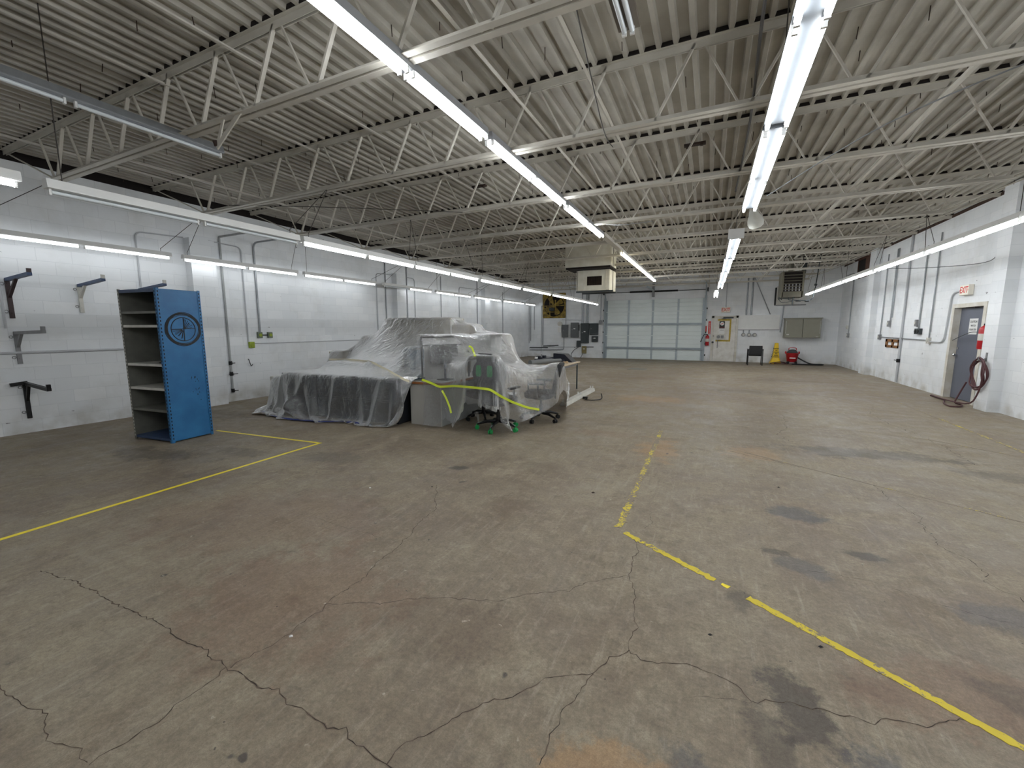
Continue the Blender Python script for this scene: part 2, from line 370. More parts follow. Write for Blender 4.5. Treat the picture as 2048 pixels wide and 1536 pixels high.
crack([h(160, 485), h(285, 520), h(415, 590), h(520, 640), h(660, 705), h(720, 755), h(830, 800), h(905, 870), h(935, 880), h(1010, 930), h(1130, 985), h(1210, 1030), h(1280, 1085), h(1385, 1110), h(1430, 1180), h(1545, 1255), h(1640, 1330)], .0055, .02, 1)
crack([h(905, 870), h(830, 935), h(700, 1020), h(635, 1088), h(540, 1145), h(440, 1200), h(355, 1262)], .0045, .012, 2)
crack([h(920, 870), h(1020, 815), h(1160, 735), h(1260, 655), h(1300, 618), h(1390, 555), h(1480, 480), h(1590, 390), h(1660, 310), h(1745, 235), h(1745, 140)], .004, .018, 3)
crack([h(1300, 618), h(1440, 608), h(1520, 615), h(1640, 595), h(1760, 592), h(1900, 600), h(2048, 592), k(120, 770), k(230, 768), k(300, 730), k(400, 712), k(465, 705)], .0035, .015, 4)
crack([h(1545, 1255), h(1600, 1185), h(1720, 1130), h(1850, 1050), h(1930, 1010), h(2048, 985), k(100, 1140), k(200, 1105), k(320, 1095), k(390, 1030), k(470, 1000)], .0045, .012, 5)
crack([k(490, 555), k(505, 610), k(480, 650), k(465, 705), k(490, 760), k(490, 820), k(505, 910), k(470, 965), k(475, 1015), k(560, 1045), k(720, 1060), k(850, 1115), k(960, 1210), k(1100, 1205), k(1200, 1240), k(1300, 1260), k(1450, 1300), k(1560, 1285), k(1700, 1300), k(1880, 1290)], .0038, .015, 6)
crack([k(325, 1095), k(250, 1200), k(190, 1300), k(150, 1370), k(110, 1460)], .0035, .012, 7)
crack([k(600, 1170), k(720, 1190), k(880, 1195), k(960, 1212)], .002, .012, 8, False)
crack([h(0, 940), h(40, 990), h(130, 1035), h(190, 1055), h(180, 1130), h(250, 1175), h(320, 1200), h(350, 1250)], .003, .015, 9)
crack([h(0, 862), h(120, 830), h(260, 770), h(420, 700)], .0018, .01, 10, False)
crack([h(0, 540), h(90, 505), h(160, 485)], .002, .01, 11, False)
crack([h(1260, 270), h(1380, 310), h(1500, 345), h(1600, 368)], .0025, .015, 12, False)
crack([k(1410, 330), k(1480, 370), k(1560, 430), k(1640, 470), k(1650, 520), k(1700, 580), k(1830, 640), k(1900, 700), k(1950, 760), k(2048, 810)], .006, .03, 13, False)
crack([k(1180, 680), k(1300, 700), k(1420, 720), k(1540, 760), k(1640, 800), k(1760, 830), k(1900, 870), k(2048, 910)], .004, .02, 14, False)
crack([k(1445, 25), k(1430, 55), k(1500, 90), k(1600, 130), k(1680, 165), k(1750, 200), k(1850, 260)], .008, .05, 15, False)
crack([k(870, 205), k(1000, 235), k(1120, 262), k(1250, 290), k(1410, 330)], .012, .02, 16, False)
crack([k(530, 515), k(555, 470), k(540, 440)], .004, .02, 17, False)
crack([k(1080, 60), k(1100, 110), k(1060, 140), k(1130, 170)], .008, .05, 18, False)
crack([h(690, 105), h(760, 100), h(840, 85), h(885, 66)], .007, .02, 19, False)
crack([h(40, 115), h(150, 102), h(260, 95), h(330, 80)], .005, .03, 20, False)
structure('floor', fm, [M_FLOOR, M_CRACK, M_CRACK2], 'worn brown and grey concrete slab floor with long cracks')

w = MB(); w.box((XL-.25, YF-.3, 0), (XL, YB+.25, 4.09)); structure('wall_left', w, M_WALLX, 'white painted block wall on the left with conduit runs')
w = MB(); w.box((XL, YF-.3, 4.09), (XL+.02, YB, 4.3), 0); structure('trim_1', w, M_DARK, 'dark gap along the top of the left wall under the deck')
w = MB(); w.box((XR-.012, YF-.3, 4.15), (XR+.0, YB, 4.22), 0); structure('brown_gap_strip', w, mat('gap_brown', (70, 50, 40), .9, var=.4), 'dark brown strip for the gap along the top of the right wall')  # dark brown strip drawn in place of the gap between wall and deck
# right wall with the door opening
DY0, DY1, DZ = 11.78, 13.02, 2.07
w = MB()
w.box((XR, YF-.3, 0), (XR+.25, DY0, ZD+.1)); w.box((XR, DY1, 0), (XR+.25, YB+.25, ZD+.1)); w.box((XR, DY0, DZ), (XR+.25, DY1, ZD+.1))
w.box((XR-.18, 10.9, 0), (XR, 11.32, ZD)); w.box((XR-.17, 18.0, 0), (XR, 18.6, ZD))
w.box((XR+.2, DY0-.1, 0), (XR+.25, DY1+.1, DZ+.1))
structure('wall_right', w, M_WALLX, 'white painted block wall on the right with two pilasters')
GX0, GX1, GZ = -5.1, -.3, 3.05
w = MB()
w.box((XL-.25, YB, 0), (GX0, YB+.25, ZD+.1)); w.box((GX1, YB, 0), (XR+.25, YB+.25, ZD+.1)); w.box((GX0, YB, GZ), (GX1, YB+.25, ZD+.1))
structure('wall_back', w, M_WALLY, 'white painted block wall at the far end around the roll up door')
w = MB(); w.box((XL-.25, YF-.3, 0), (XR+.25, YF, ZD+.1)); structure('wall_front', w, M_WALLY, 'white painted block wall behind the viewer')
w = MB()
for y0, y1 in ((-.9, -.45), (4.94, 5.40), (10.95, 11.40), (16.89, 17.34)): w.box((XL, y0, 0), (XL+.21, y1, 3.39))
structure('trim_2', w, M_WALLX, 'shallow block pilasters along the left wall')

# roof deck: narrow ribs that point down between wide flats, running along the room
dk = MB(); P_ = .1524; prof = []; x = XL-.3
while x < XR+.3:
    prof += [(x, ZD+.04), (x+.088, ZD+.04), (x+.1005, ZD), (x+.139, ZD), (x+.1515, ZD+.04)]; x += P_
k0 = len(prof); y0, y1 = YF-.3, YB+.25
dk.v = [(a, y0, b) for a, b in prof]+[(a, y1, b) for a, b in prof]
dk.f = [(i, i+1, k0+i+1, k0+i) for i in range(k0-1)]; dk.mi = [0]*(k0-1)
dk.box((XL-.3, y0, ZD+.06), (XR+.4, y1, ZD+.12), 1)
ceil = structure('ceiling', dk, [M_DECK, M_DARK], 'ribbed steel roof deck painted taupe grey')
# fasteners that poke through the deck
pins = []
for yb in np.arange(-.9, 22.2, .457):
    for xb in np.arange(XL+.15, XR-.1, .61):
        if random.random() < .62:
            pins.append((xb+random.uniform(-.22, .22), yb+random.uniform(-.12, .12)))
pins.sort(key=lambda p: (p[0]+.43*0)**2*.6+(p[1]-1.5)**2)
vis = [p for p in pins if (Vector((p[0], p[1], 2.6)).dot(_w) > .5 and p[1] > .7)]
def pin(m, p):
    t = random.uniform(-.012, .012); m.tube([(p[0], p[1], ZD+.05), (p[0]+t, p[1]+t, ZD-.045-random.random()*.03)], .0042, 5)
for p in vis[:100]:
    m = MB(); pin(m, p); obj('roof_screw', m, M_RUST, ceil)
m = MB()
for p in vis[100:]: pin(m, p)
o = obj('roof_screws', m, M_RUST, ceil); o['kind'] = 'stuff'

# bar joists
JY = [2.70+1.83*i for i in range(11)]; ZB = 3.565
JN = ['nearest', 'second nearest', 'third nearest', 'fourth nearest', 'fifth nearest', 'sixth nearest', 'seventh nearest', 'eighth nearest', 'ninth nearest', 'tenth nearest', 'farthest']
j0 = thing('bar_joist', 'open web steel roof joist, nearest to the viewer', 'roof joist', (0, JY[0], ZB), group='steel bar joists under the roof deck')
y = JY[0]
m = MB(); m.angle((XL, y-.014, ZD-.003), (XR, y-.014, ZD-.003), .062, .006, (0, 0, -1), 1); m.angle((XL, y+.014, ZD-.003), (XR, y+.014, ZD-.003), .062, .006, (0, 0, -1), -1); m.box((XL, y-.02, ZD-.005), (XR, y+.02, ZD))
obj('top_chord', m, M_STEEL, j0)
m = MB(); m.angle((XL+1.45, y-.014, ZB), (XR-1.45, y-.014, ZB), .056, .006, (0, 0, 1), 1); m.angle((XL+1.45, y+.014, ZB), (XR-1.45, y+.014, ZB), .056, .006, (0, 0, 1), -1)
obj('bottom_chord', m, M_STEEL, j0)
m = MB(); m.box((XL, y-.052, ZD+.003), (XR, y+.052, ZD+.0385)); obj('flute_shade_strip', m, M_DARK, j0, label='added dark strip standing in for the shade in the deck flutes')  # near-black strip added to paint the shade of the slots over the chord
NP = 14; x0 = XL+1.57; pp = (XR-1.57-x0)/NP
for i in range(NP+1):
    xb = x0+i*pp
    for sgn in (-1, 1):
        xt = xb+sgn*pp/2; m = MB(); a = (xb+sgn*.035, y, ZB+.01); b = (xt-sgn*.035, y, ZD-.02)
        (m.bar(a, b, .022, .034, 0, (0, 1, 0)) if sgn > 0 else m.bar(a, b, .016, .022, 0, (0, 1, 0)))
        obj('web_member', m, M_STEEL, j0)
for xa, xb in ((XL+.05, x0), (XR-.05, XR-1.57)):
    m = MB(); m.tube([(xa, y, ZD-.03), (xb, y, ZB+.01)], .011, 6); obj('end_rod', m, M_STEEL, j0)
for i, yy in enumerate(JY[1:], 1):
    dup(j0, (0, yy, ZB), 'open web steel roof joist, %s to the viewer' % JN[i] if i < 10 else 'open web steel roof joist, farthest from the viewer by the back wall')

# bridging bars that tie the joists together
BR = [(-8.45, 4.09, -1.0, 22, 'high beside the left wall'), (-6.4, 4.09, 1.6, 22, 'high left of the low hung lamp row'), (-5.22, 4.09, 0, 22, 'high above the plastic covered heap'), (-4.05, 4.09, 0, 22, 'high left of the centre lamp row'),
      (-1.68, ZB+.06, 1.2, 22, 'low right of the centre lamp row'), (-1.25, 4.09, 1.2, 22, 'high right of the centre lamp row'), (1.75, ZB+.06, 1.2, 22, 'low right of the bright double lamp row'), (2.6, 4.09, 3, 22, 'high near the right wall'), (-6.5, ZB+.06, 2.6, 22, 'low left above the plastic covered heap')]
for (bx, bz, ya, yb, wd_) in BR:
    m = MB(); m.angle((bx, ya, bz), (bx, yb, bz), .03, .005, (0, 0, 1), 1)
    solo('bridging_bar', m, M_STEEL, 'long thin steel bridging bar tying the joists, '+wd_, 'steel bar', 'bridging bars across the joists')

# ---------------------------------------------------------------- fluorescent strip lights
def strip_light(x, y0, y1, z, lamps=1, lit=True, label='', group=None, mats=None, tubes=2, w=.105, sp=.066, chain=None, bodym=None):
    """a strip fixture hung under the joists: housing, tube holders and tubes (tandem when tubes = 2)"""
    t = thing('strip_light', label, 'light fixture', (x, (y0+y1)/2, z), group=group)
    m = MB(); hh = .075; zb = z+.025
    P = [(-w/2, 0), (w/2, 0), (w/2, .012), (w/2-.012, hh), (-w/2+.012, hh), (-w/2, .012)]
    m.prism(P, y1-y0-.02, 0, frame((x, y1-.01, zb), (1, 0, 0), (0, 0, 1)))
    obj('housing', m, bodym or M_WHITE, t)
    xs = [0] if lamps == 1 else [-sp/2, sp/2]
    seg = (y1-y0)/tubes
    for i in range(tubes):
        a = y0+i*seg+.045; b = y0+(i+1)*seg-.045
        for dx in xs:
            m = MB(); m.cyl((x+dx, a, z), (x+dx, b, z), .017, 10)
            on = lit if isinstance(lit, bool) else lit[i]
            mm = (mats[i] if mats else M_TUBE) if on else M_GLASS
            obj('tube', m, mm, t, True)
            for e in (a-.018, b+.002):
                m = MB(); m.box((x+dx-.014, e, z-.024), (x+dx+.014, e+.016, zb+.004)); obj('tube_holder', m, M_WHITE, t)
    if chain:
        for cy in chain:
            m = MB()
            m.tube([(x, cy, zb+hh-.01), (x+.0, cy, zb+hh+.06)], .004, 5); top = ZB-.0
            if top-zb-hh > .12:
                jy = min(JY, key=lambda q: abs(q-cy)); hx = max(XL+1.5, min(XR-1.5, x)) if abs(x) > 3 else x
                m.tube([(x, cy, zb+hh+.05), (hx, jy, top+.02)] if abs(jy-cy) < .75 else [(x, cy, zb+hh+.05), (x, cy, ZD)], .0045, 5)
            obj('hanger_chain', m, M_CHAIN, t)
    return t
ORD = ['first', 'second', 'third', 'fourth', 'fifth', 'sixth', 'seventh', 'eighth', 'ninth', 'tenth']
# row A, low along the left wall
ya = [-.55, 2.03, 4.66, 7.28, 10.05, 12.75, 15.5, 18.25, 20.95]
for i in range(8):
    lit = True if i != 4 else [False, True]
    strip_light(-9.1, ya[i], ya[i]+2.46, 2.9, 1, lit, 'strip light low along the left wall, %s from the near end' % ORD[i], 'strip lights along the left wall', mats=[M_TUBEA]*2, chain=(ya[i]+.1, ya[i]+2.3))
strip_light(-9.1, 20.95, 22.3, 2.9, 1, True, 'last short strip light along the left wall by the yellow fan', 'strip lights along the left wall', mats=[M_TUBEA], tubes=1, chain=(21.1,))
# row B, hung low on chains over the covered heap
yb_ = [-.88, 1.62, 4.04, 6.42, 8.88, 11.4, 13.95, 16.4, 18.75]
for i in range(9):
    y1 = yb_[i]+2.38 if i < 8 else 20.5
    strip_light(-5.05, yb_[i], y1, 2.74, 1, i != 1, ('unlit white strip light hung above and behind the blue shelf unit' if i == 1 else 'lit strip light hung over the covered heap, %s from the near end' % ORD[i]), 'strip lights over the covered heap', chain=(yb_[i]+.12, y1-.12))
# row C, tight under the joists
yc = [-1.0, 1.52, 4.02, 6.56]
for i in range(4):
    strip_light(-2.17, yc[i], yc[i]+2.44, 3.5, 2, True, 'two tube strip light tight under the joists, %s from the near end' % ORD[i], 'strip lights in the middle row', sp=.07, bodym=M_REFLC)
m = MB(); m.box((-2.23, 9.02, 3.53), (-2.11, 11.1, 3.60)); solo('wireway', m, M_STEEL, 'blank grey metal channel between the middle strip lights before the heater cabinet', 'channel')
strip_light(-2.17, 11.1, 18.2, 3.5, 2, True, 'far run of the middle strip lights glowing yellow beside the hanging cabinet', 'strip lights in the middle row', tubes=3, mats=[M_WARM, M_WARM, M_TUBE], sp=.062)
# row D, double tubes hung lower at the right of centre
yd = [-.95, 1.5, 4.02]
for i in range(3):
    strip_light(.37, yd[i], yd[i]+2.46, 3.12, 2, True, 'wide two tube strip light right of centre, %s from the near end' % ORD[i], 'strip lights right of centre', sp=.125, w=.17, bodym=M_REFL, chain=(yd[i]+.2, yd[i]+2.25))
yd = [8.15, 10.65, 13.15, 15.65]
for i in range(4):
    if i == 1: m = MB(); m.box((.18, 8.12, 3.08), (.42, 8.148, 3.24)); obj('end_plate', m, M_WHITE, tl_)
    tl_ = strip_light(.30-.02*i, yd[i], yd[i]+2.44, 3.1, 2, True, ('strip light with a square white end plate, right of centre past the gap' if i == 0 else 'far strip light right of centre, %s after the gap' % ORD[i]), 'strip lights right of centre', sp=.125, w=.17, bodym=M_REFL, chain=(yd[i]+.2, yd[i]+2.25))

strip_light(.12, 17.6, 20.0, 2.9, 2, True, 'farthest small strip light before the exit door in the back wall', 'strip lights right of centre', sp=.11, w=.15, chain=(17.8, 19.8))
# row E, low along the right wall
ye = [-.2, 2.3, 4.8, 7.3, 9.8, 12.35, 14.9, 17.45]
for i in range(8):
    strip_light(3.32, ye[i], ye[i]+2.46, 2.88, 2, True, 'strip light in front of the right wall, %s from the near end' % ORD[i], 'strip lights along the right wall', sp=.062, chain=(ye[i]+.12, ye[i]+2.3))
# unlit fixtures
t = strip_light(-5.0, .6, 3.08, 3.5, 1, False, 'unlit single tube strip light high up at the upper left, tube bare and grey', 'unlit strip lights', bodym=M_GALV, w=.075)
t = strip_light(-.60, .9, 3.12, 3.55, 2, False, 'unlit brown strip light high up at the top of the view', 'unlit strip lights', bodym=mat('brown_housing', (112, 104, 94), .5), w=.14, sp=.05)

# ================================================================ left wall
M_BLUE = mat('blue_paint', (44, 106, 152), .42, var=.1, scale=4, rgb2=(35, 91, 136))
M_BLUED = mat('blue_paint_dark', (58, 78, 112), .5, var=.2, scale=12)
M_SHELF = mat('shelf_grey', (112, 112, 104), .5, var=.2, scale=8)
M_SHELFI = mat('shelf_inside', (92, 92, 84), .6, var=.15)
M_OFFW = mat('off_white_paint', (206, 204, 196), .5, var=.15, scale=10)
M_BROWNM = mat('brown_steel', (58, 40, 40), .5, var=.25, scale=14)
M_GREYM = mat('grey_steel', (136, 136, 138), .45, metal=.2, var=.15, scale=12)
M_PANEL = mat('panel_grey', (98, 101, 102), .45, var=.08)
M_PANELD = mat('panel_dark', (62, 68, 70), .45, var=.1)
M_RED = mat('red_paint', (176, 24, 34), .35, var=.1, coat=.3)
M_LETTER = mat('black_ink', (18, 18, 20), .6)
M_REDINK = mat('red_ink', (214, 58, 48), .5)
M_GREENBOX = mat('lime_paint', (150, 168, 52), .5, var=.15, scale=20)
M_GREENGREY = mat('green_grey_paint', (112, 122, 104), .5, var=.2, scale=20)
M_WOOD = mat('brown_board', (136, 92, 50), .6, var=.25, scale=9)

def bracket(y, z1, z0, reach, rise, mp, ma, mt, label, brace=.42, cross=False):
    t = thing('wall_bracket', label, 'bracket', (XL, y, z0), group='steel brackets on the left wall')
    m = MB(); m.box((XL, y-.025, z0), (XL+.03, y+.025, z1)); m.cyl((XL+.03, y, z1-.06), (XL+.042, y, z1-.06), .012, 8); m.cyl((XL+.03, y, z0+.08), (XL+.042, y, z0+.08), .012, 8)
    obj('wall_plate', m, mp, t)
    m = MB(); e = (XL+reach, y, z1+rise)
    m.bar((XL+.01, y, z1-.01), e, .05, .045); obj('arm', m, ma, t)
    m = MB(); m.bar((XL+reach-.02, y, z1+rise-.02), (XL+reach-.01, y, z1+rise+.075), .045, .03, 0, (1, 0, 0)); obj('end_stop', m, mt, t)
    m = MB(); m.bar((XL+.025, y, z1-(z1-z0)*(.45 if not cross else .5)), (XL+reach*brace, y, z1-.02+rise*brace), .035, .035, 0, (0, 1, 0)); obj('brace', m, mp, t)
    for zz in (z1-.07, z0+.1):
        m = MB(); m.tube([(XL+.005, y-.05+.02*cos(a), zz+.02*sin(a)) for a in np.linspace(0, 2*pi, 9)[:-1]], .005, 5, closed=True); obj('ring', m, M_GREYM, t)
    if cross:
        m = MB(); m.bar((XL+.05, y-.16, z1-.02), (XL+.05, y+.02, z1+.0), .035, .05); obj('cross_piece', m, mp, t)
    return t
bracket(2.525, 2.35, 1.77, .86, .03, M_BROWNM, M_BLUED, M_BROWNM, 'large dark brown wall bracket with a blue arm, upper left', .42)
bracket(3.315, 2.33, 1.88, .87, .05, M_OFFW, M_BLUED, M_OFFW, 'wall bracket with blue arm and white plate, beside the shelf unit', .26)
bracket(4.14, 2.33, 1.88, .87, .05, M_OFFW, M_BLUED, M_OFFW, 'wall bracket mostly hidden behind the top of the shelf unit', .26)
bracket(2.53, 1.56, 1.08, 1.02, .01, M_GREYM, M_GREYM, M_GREYM, 'plain grey wall bracket with a level arm under the brown one', .22)
bracket(2.54, .79, .23, .88, -.06, M_BLACK, M_BLACK, M_BLACK, 'black wall bracket with a drooping arm low on the left wall', .18, True)

def pipe(name, label, pts, r, m=None, cat='pipe', group=None, n=8, smooth=5):
    mb = MB(); mb.tube(catmull(pts, smooth) if smooth else pts, r, n); return solo(name, mb, m or M_COND, label, cat, group, smooth=True)
def elbow(a, b, c, r=.12):
    a, b, c = Vector(a), Vector(b), Vector(c); u = (a-b).normalized(); v = (c-b).normalized(); o = []
    for t in np.linspace(0, 1, 6): o.append((b+u*r)*(1-t)**2+b*2*t*(1-t)+(b+v*r)*t*t)
    return o
def run(pts, r=.12):
    P = [Vector(p) for p in pts]; o = [P[0]]
    for i in range(1, len(P)-1): o += elbow(P[i-1], P[i], P[i+1], min(r, .45*(P[i]-P[i-1]).length, .45*(P[i+1]-P[i]).length))
    return o+[P[-1]]
GL = 'conduits and pipes on the left wall'
X1 = XL+.025
pipe('conduit', 'white conduit down the left wall beside the brown bracket', [(X1, 2.44, 2.82), (X1, 2.44, 1.62)], .016, group=GL, smooth=0)
pipe('pipe', 'long level white pipe low on the left wall behind the grey bracket', [(X1, -1.5, 1.25), (X1, 4.9, 1.25)], .02, group=GL, smooth=0)
pipe('conduit', 'thin conduit that bends over to the pilaster above the shelf unit', run([(X1, 4.16, 1.9), (X1, 4.16, 3.36), (X1, 4.93, 3.40)]), .013, group=GL, smooth=0)
pipe('conduit', 'thin bent conduit between the pilaster and the lime green box', run([(X1, 5.41, 3.42), (X1, 6.06, 3.40), (X1, 6.06, 1.31)]), .013, group=GL, smooth=0)
mb = MB(); mb.tube(run([(X1+1.2, 5.62, 3.54), (X1, 5.62, 3.54), (X1, 5.62, .2)], .03), .022, 8)
pi_ = solo('water_pipe', mb, mat('grey_pipe', (170, 172, 172), .5, var=.2), 'grey standpipe with valves down the left wall right of the shelf unit', 'pipe', GL, smooth=True)
for zz, hw in ((.62, .09), (.86, .05), (.25, .07)):
    m = MB(); m.cyl((X1-.0, 5.62, zz-.04), (X1, 5.62, zz+.04), .034, 10); m.cyl((X1, 5.62, zz), (X1+.08, 5.62, zz), .012, 8); m.bar((X1+.08, 5.62-hw, zz), (X1+.08, 5.62+hw, zz), .015, .015); obj('valve', m, M_BLACK, pi_)
pipe('conduit', 'thick grey conduit that bends out above the twin outlet boxes', run([(X1+1.0, 6.35, 3.55), (X1, 6.35, 3.55), (X1, 6.35, 1.52)], .16), .02, M_GALV, group=GL, smooth=0)
def outlet(y, z, w, h, d, mm, label, x=XL, parts=1, face=None, name='outlet_box'):
    t = thing(name, label, 'outlet', (x, y, z-h/2))
    sgn = 1 if x < 0 else -1
    m = MB(); m.bbox((min(x, x+sgn*d), y-w/2, z-h/2), (max(x, x+sgn*d), y+w/2, z+h/2), .008); obj('box', m, mm, t)
    for i in range(parts):
        yy = y+(i-(parts-1)/2)*(w/parts); m = MB(); m.cyl((x+sgn*d, yy, z), (x+sgn*(d+.012), yy, z), min(w/parts, h)*.34, 14); obj('socket', m, face or M_OFFW, t)
    return t
outlet(6.33, 1.46, .11, .14, .06, M_GREENGREY, 'left one of the twin green grey outlet boxes on the left wall', face=M_GREENBOX)
outlet(6.58, 1.46, .11, .14, .06, M_GREENGREY, 'right one of the twin green grey outlet boxes on the left wall', face=M_GREENBOX)
pipe('conduit', 'short conduit nipple joining the twin outlet boxes', [(X1, 6.385, 1.46), (X1, 6.525, 1.46)], .012, M_BLACK, group=GL, smooth=0)
outlet(6.12, 1.24, .12, .14, .06, M_GREENBOX, 'lime green outlet box on the left wall below the twin boxes', face=M_GREENBOX)
pipe('conduit', 'level conduit from the lime green box to behind the heap', [(X1, 6.18, 1.27), (X1, 10.9, 1.27)], .013, group=GL, smooth=0)
m = MB(); m.tube(catmull([(XL, 5.98+.05, .92), (XL+.03, 6.03, .9), (XL+.06, 6.03, .82), (XL+.05, 6.06, .76), (XL+.04, 6.1, .8)], 5), .008, 6); solo('wall_hook', m, M_BLACK, 'small black hook on the left wall below the lime green box', 'hook', smooth=True)
pipe('conduit', 'bent conduit reaching the second pilaster from its near side', run([(X1, 10.22, 1.3), (X1, 10.22, 3.32), (X1, 10.95, 3.34)]), .014, group=GL, smooth=0)
pipe('conduit', 'straight conduit just before the second pilaster on the left wall', [(X1, 10.63, 3.9), (X1, 10.63, 1.3)], .018, M_GALV, group=GL, smooth=0)
pipe('conduit', 'straight conduit just past the second pilaster on the left wall', [(X1, 11.68, 3.9), (X1, 11.68, 1.3)], .018, M_GALV, group=GL, smooth=0)
pipe('conduit', 'bent conduit leaving the second pilaster on its far side', run([(X1, 11.40, 3.36), (X1, 12.1, 3.34), (X1, 12.1, 1.2)]), .014, group=GL, smooth=0)
pipe('conduit', 'lone conduit halfway between the second and third pilaster', [(X1, 13.7, 3.6), (X1, 13.7, 1.2)], .014, M_GALV, group=GL, smooth=0)
pipe('conduit', 'bent conduit reaching the third pilaster from its near side', run([(X1, 15.0, 1.2), (X1, 15.0, 3.3), (X1, 16.88, 3.34)]), .014, group=GL, smooth=0)
pipe('conduit', 'thick conduit just before the third pilaster on the left wall', [(X1, 16.5, 3.7), (X1, 16.5, 1.2)], .02, M_GALV, group=GL, smooth=0)
pipe('conduit', 'conduit on the left wall past the third pilaster ending at a small box', [(X1, 19.05, 3.4), (X1, 19.05, 1.36)], .016, M_GALV, group=GL, smooth=0)
outlet(19.05, 1.3, .12, .16, .07, M_PANELD, 'small dark outlet box on the left wall near the far corner', face=M_PANELD)

# ================================================================ blue shelf unit
cx, cy_ = -7.21, 3.36; W2, D2, Hh = .41, .285, 2.15
ax = Vector((.775, .075, 0)).normalized()
mxc = Matrix.Translation((-7.22, 3.36, 0)) @ Matrix.Rotation(math.atan2(ax.y, ax.x), 4, 'Z')
su = thing('shelf_unit', 'tall blue steel shelf unit with a round emblem drawn on its end', 'shelf unit', (-7.22, 3.36, 0), math.atan2(ax.y, ax.x))
def sobj(name, m, mm, p=None, **kw): return obj(name, m, mm, p or su, local=True, **kw)
m = MB(); m.box((W2-.012, -D2, .02), (W2, D2, Hh)); sobj('side_panel', m, M_BLUE)
m = MB(); m.box((-W2, -D2, .02), (-W2+.012, D2, Hh)); sobj('side_panel', m, M_SHELF)
m = MB(); m.box((-W2, D2-.01, .02), (W2, D2, Hh)); sobj('back_panel', m, M_SHELFI)
for sx in (-1, 1):
    for sy in (-1, 1):
        m = MB(); xo = sx*W2; yo = sy*D2
        m.box((min(xo, xo-sx*.035), min(yo, yo+sy*.006), 0), (max(xo, xo-sx*.035), max(yo, yo+sy*.006), Hh+.01), 0)
        m.box((min(xo, xo+sx*.006), min(yo, yo-sy*.035), 0), (max(xo, xo+sx*.006), max(yo, yo-sy*.035), Hh+.01), 0)
        for i in range(42):
            zz = .05+i*.05
            if sx > 0 or True:
                m.box((min(xo+sx*.0062, xo+sx*.0075), min(yo-sy*.024, yo-sy*.012), zz), (max(xo+sx*.0062, xo+sx*.0075), max(yo-sy*.024, yo-sy*.012), zz+.026), 1)
            m.box((min(xo-sx*.024, xo-sx*.012), min(yo+sy*.0062, yo+sy*.0075), zz), (max(xo-sx*.024, xo-sx*.012), max(yo+sy*.0062, yo+sy*.0075), zz+.026), 2 if sx < 0 else 1)
        sobj('post', m, [M_BLUE if sx > 0 else M_SHELF, M_DARK, M_OFFW])
for i, zz in enumerate((.06, .47, .78, 1.12, 1.66, 1.85)):
    m = MB(); m.box((-W2+.014, -D2+.004, zz-.004), (W2-.014, D2-.012, zz)); m.box((-W2+.014, -D2+.002, zz-.034), (W2-.014, -D2+.006, zz)); 
    sobj('shelf', m, M_BLUED if i == 0 else (M_OFFW if i in (2, 3, 4) else M_SHELF))
m = MB(); m.box((-W2, -D2, Hh-.004), (W2, D2, Hh)); m.box((-W2, -D2-.003, Hh-.045), (W2, -D2, Hh)); sobj('top_panel', m, M_BLUED)
# hand drawn quartered ring on the end panel
m = MB(); r = np.random.default_rng(3); ez = 1.60; xx = W2+.0012
for kk in range(14):
    R0 = .205+.03*r.random(); ph = r.random()*6
    m.tube([(xx, .015+(R0+.008*sin(3*a+ph))*cos(a)*1.02, ez+(R0+.008*cos(2*a+ph))*sin(a)) for a in np.linspace(0, 2*pi, 40)[:-1]], .0038, 4, closed=True)
m.tube([(xx, .015+.16*cos(a), ez+.165*sin(a)) for a in np.linspace(0, 2*pi, 40)[:-1]], .006, 4, closed=True)
for a, b in (((-.16, 0), (.16, .012)), ((.0, -.165), (.01, .165)), ((.004, -.16), (.012, .16))): m.tube([(xx, .015+a[0], ez+a[1]), (xx, .015+b[0], ez+b[1])], .005, 4)
for q in (0, pi):
    for kk in range(9):
        a = q+.1+kk*.16; m.tube([(xx, .015+.02*cos(a), ez+.02*sin(a)), (xx, .015+(.1+.055*r.random())*cos(a), ez+(.1+.055*r.random())*sin(a))], .0035, 4)
sobj('drawn_emblem', m, M_LETTER, label='black marker drawing of a quartered ring')
m = MB(); rr = np.random.default_rng(5)
for kk in range(16): 
    yy = .05+.12*rr.random(); zz = .55+.35*rr.random(); m.box((xx-.001, yy, zz), (xx, yy+.004+.006*rr.random(), zz+.01+.02*rr.random()))
sobj('paint_chip', m, M_LETTER)
m = MB(); m.tube([(mxc @ Vector(p)) for p in catmull([(.02, -.1, 1.124), (.2, -.2, 1.13), (.34, -.12, 1.15), (.3, .05, 1.19), (.12, -.02, 1.17), (.25, -.15, 1.14)], 6)], .006, 6)
solo('cable', m, M_BROWNM, 'loose dark cable lying on a middle shelf of the blue unit', 'cable', smooth=True)
m = MB(); m.tube([(mxc @ Vector(p)) for p in catmull([(.22, -.2, .785), (.3, -.1, .80), (.36, -.18, .787), (.28, -.22, .786)], 6)], .007, 6)
solo('wire_scrap', m, M_BLACK, 'small black wire scrap on the blue unit shelf below the cable', 'wire', smooth=True)

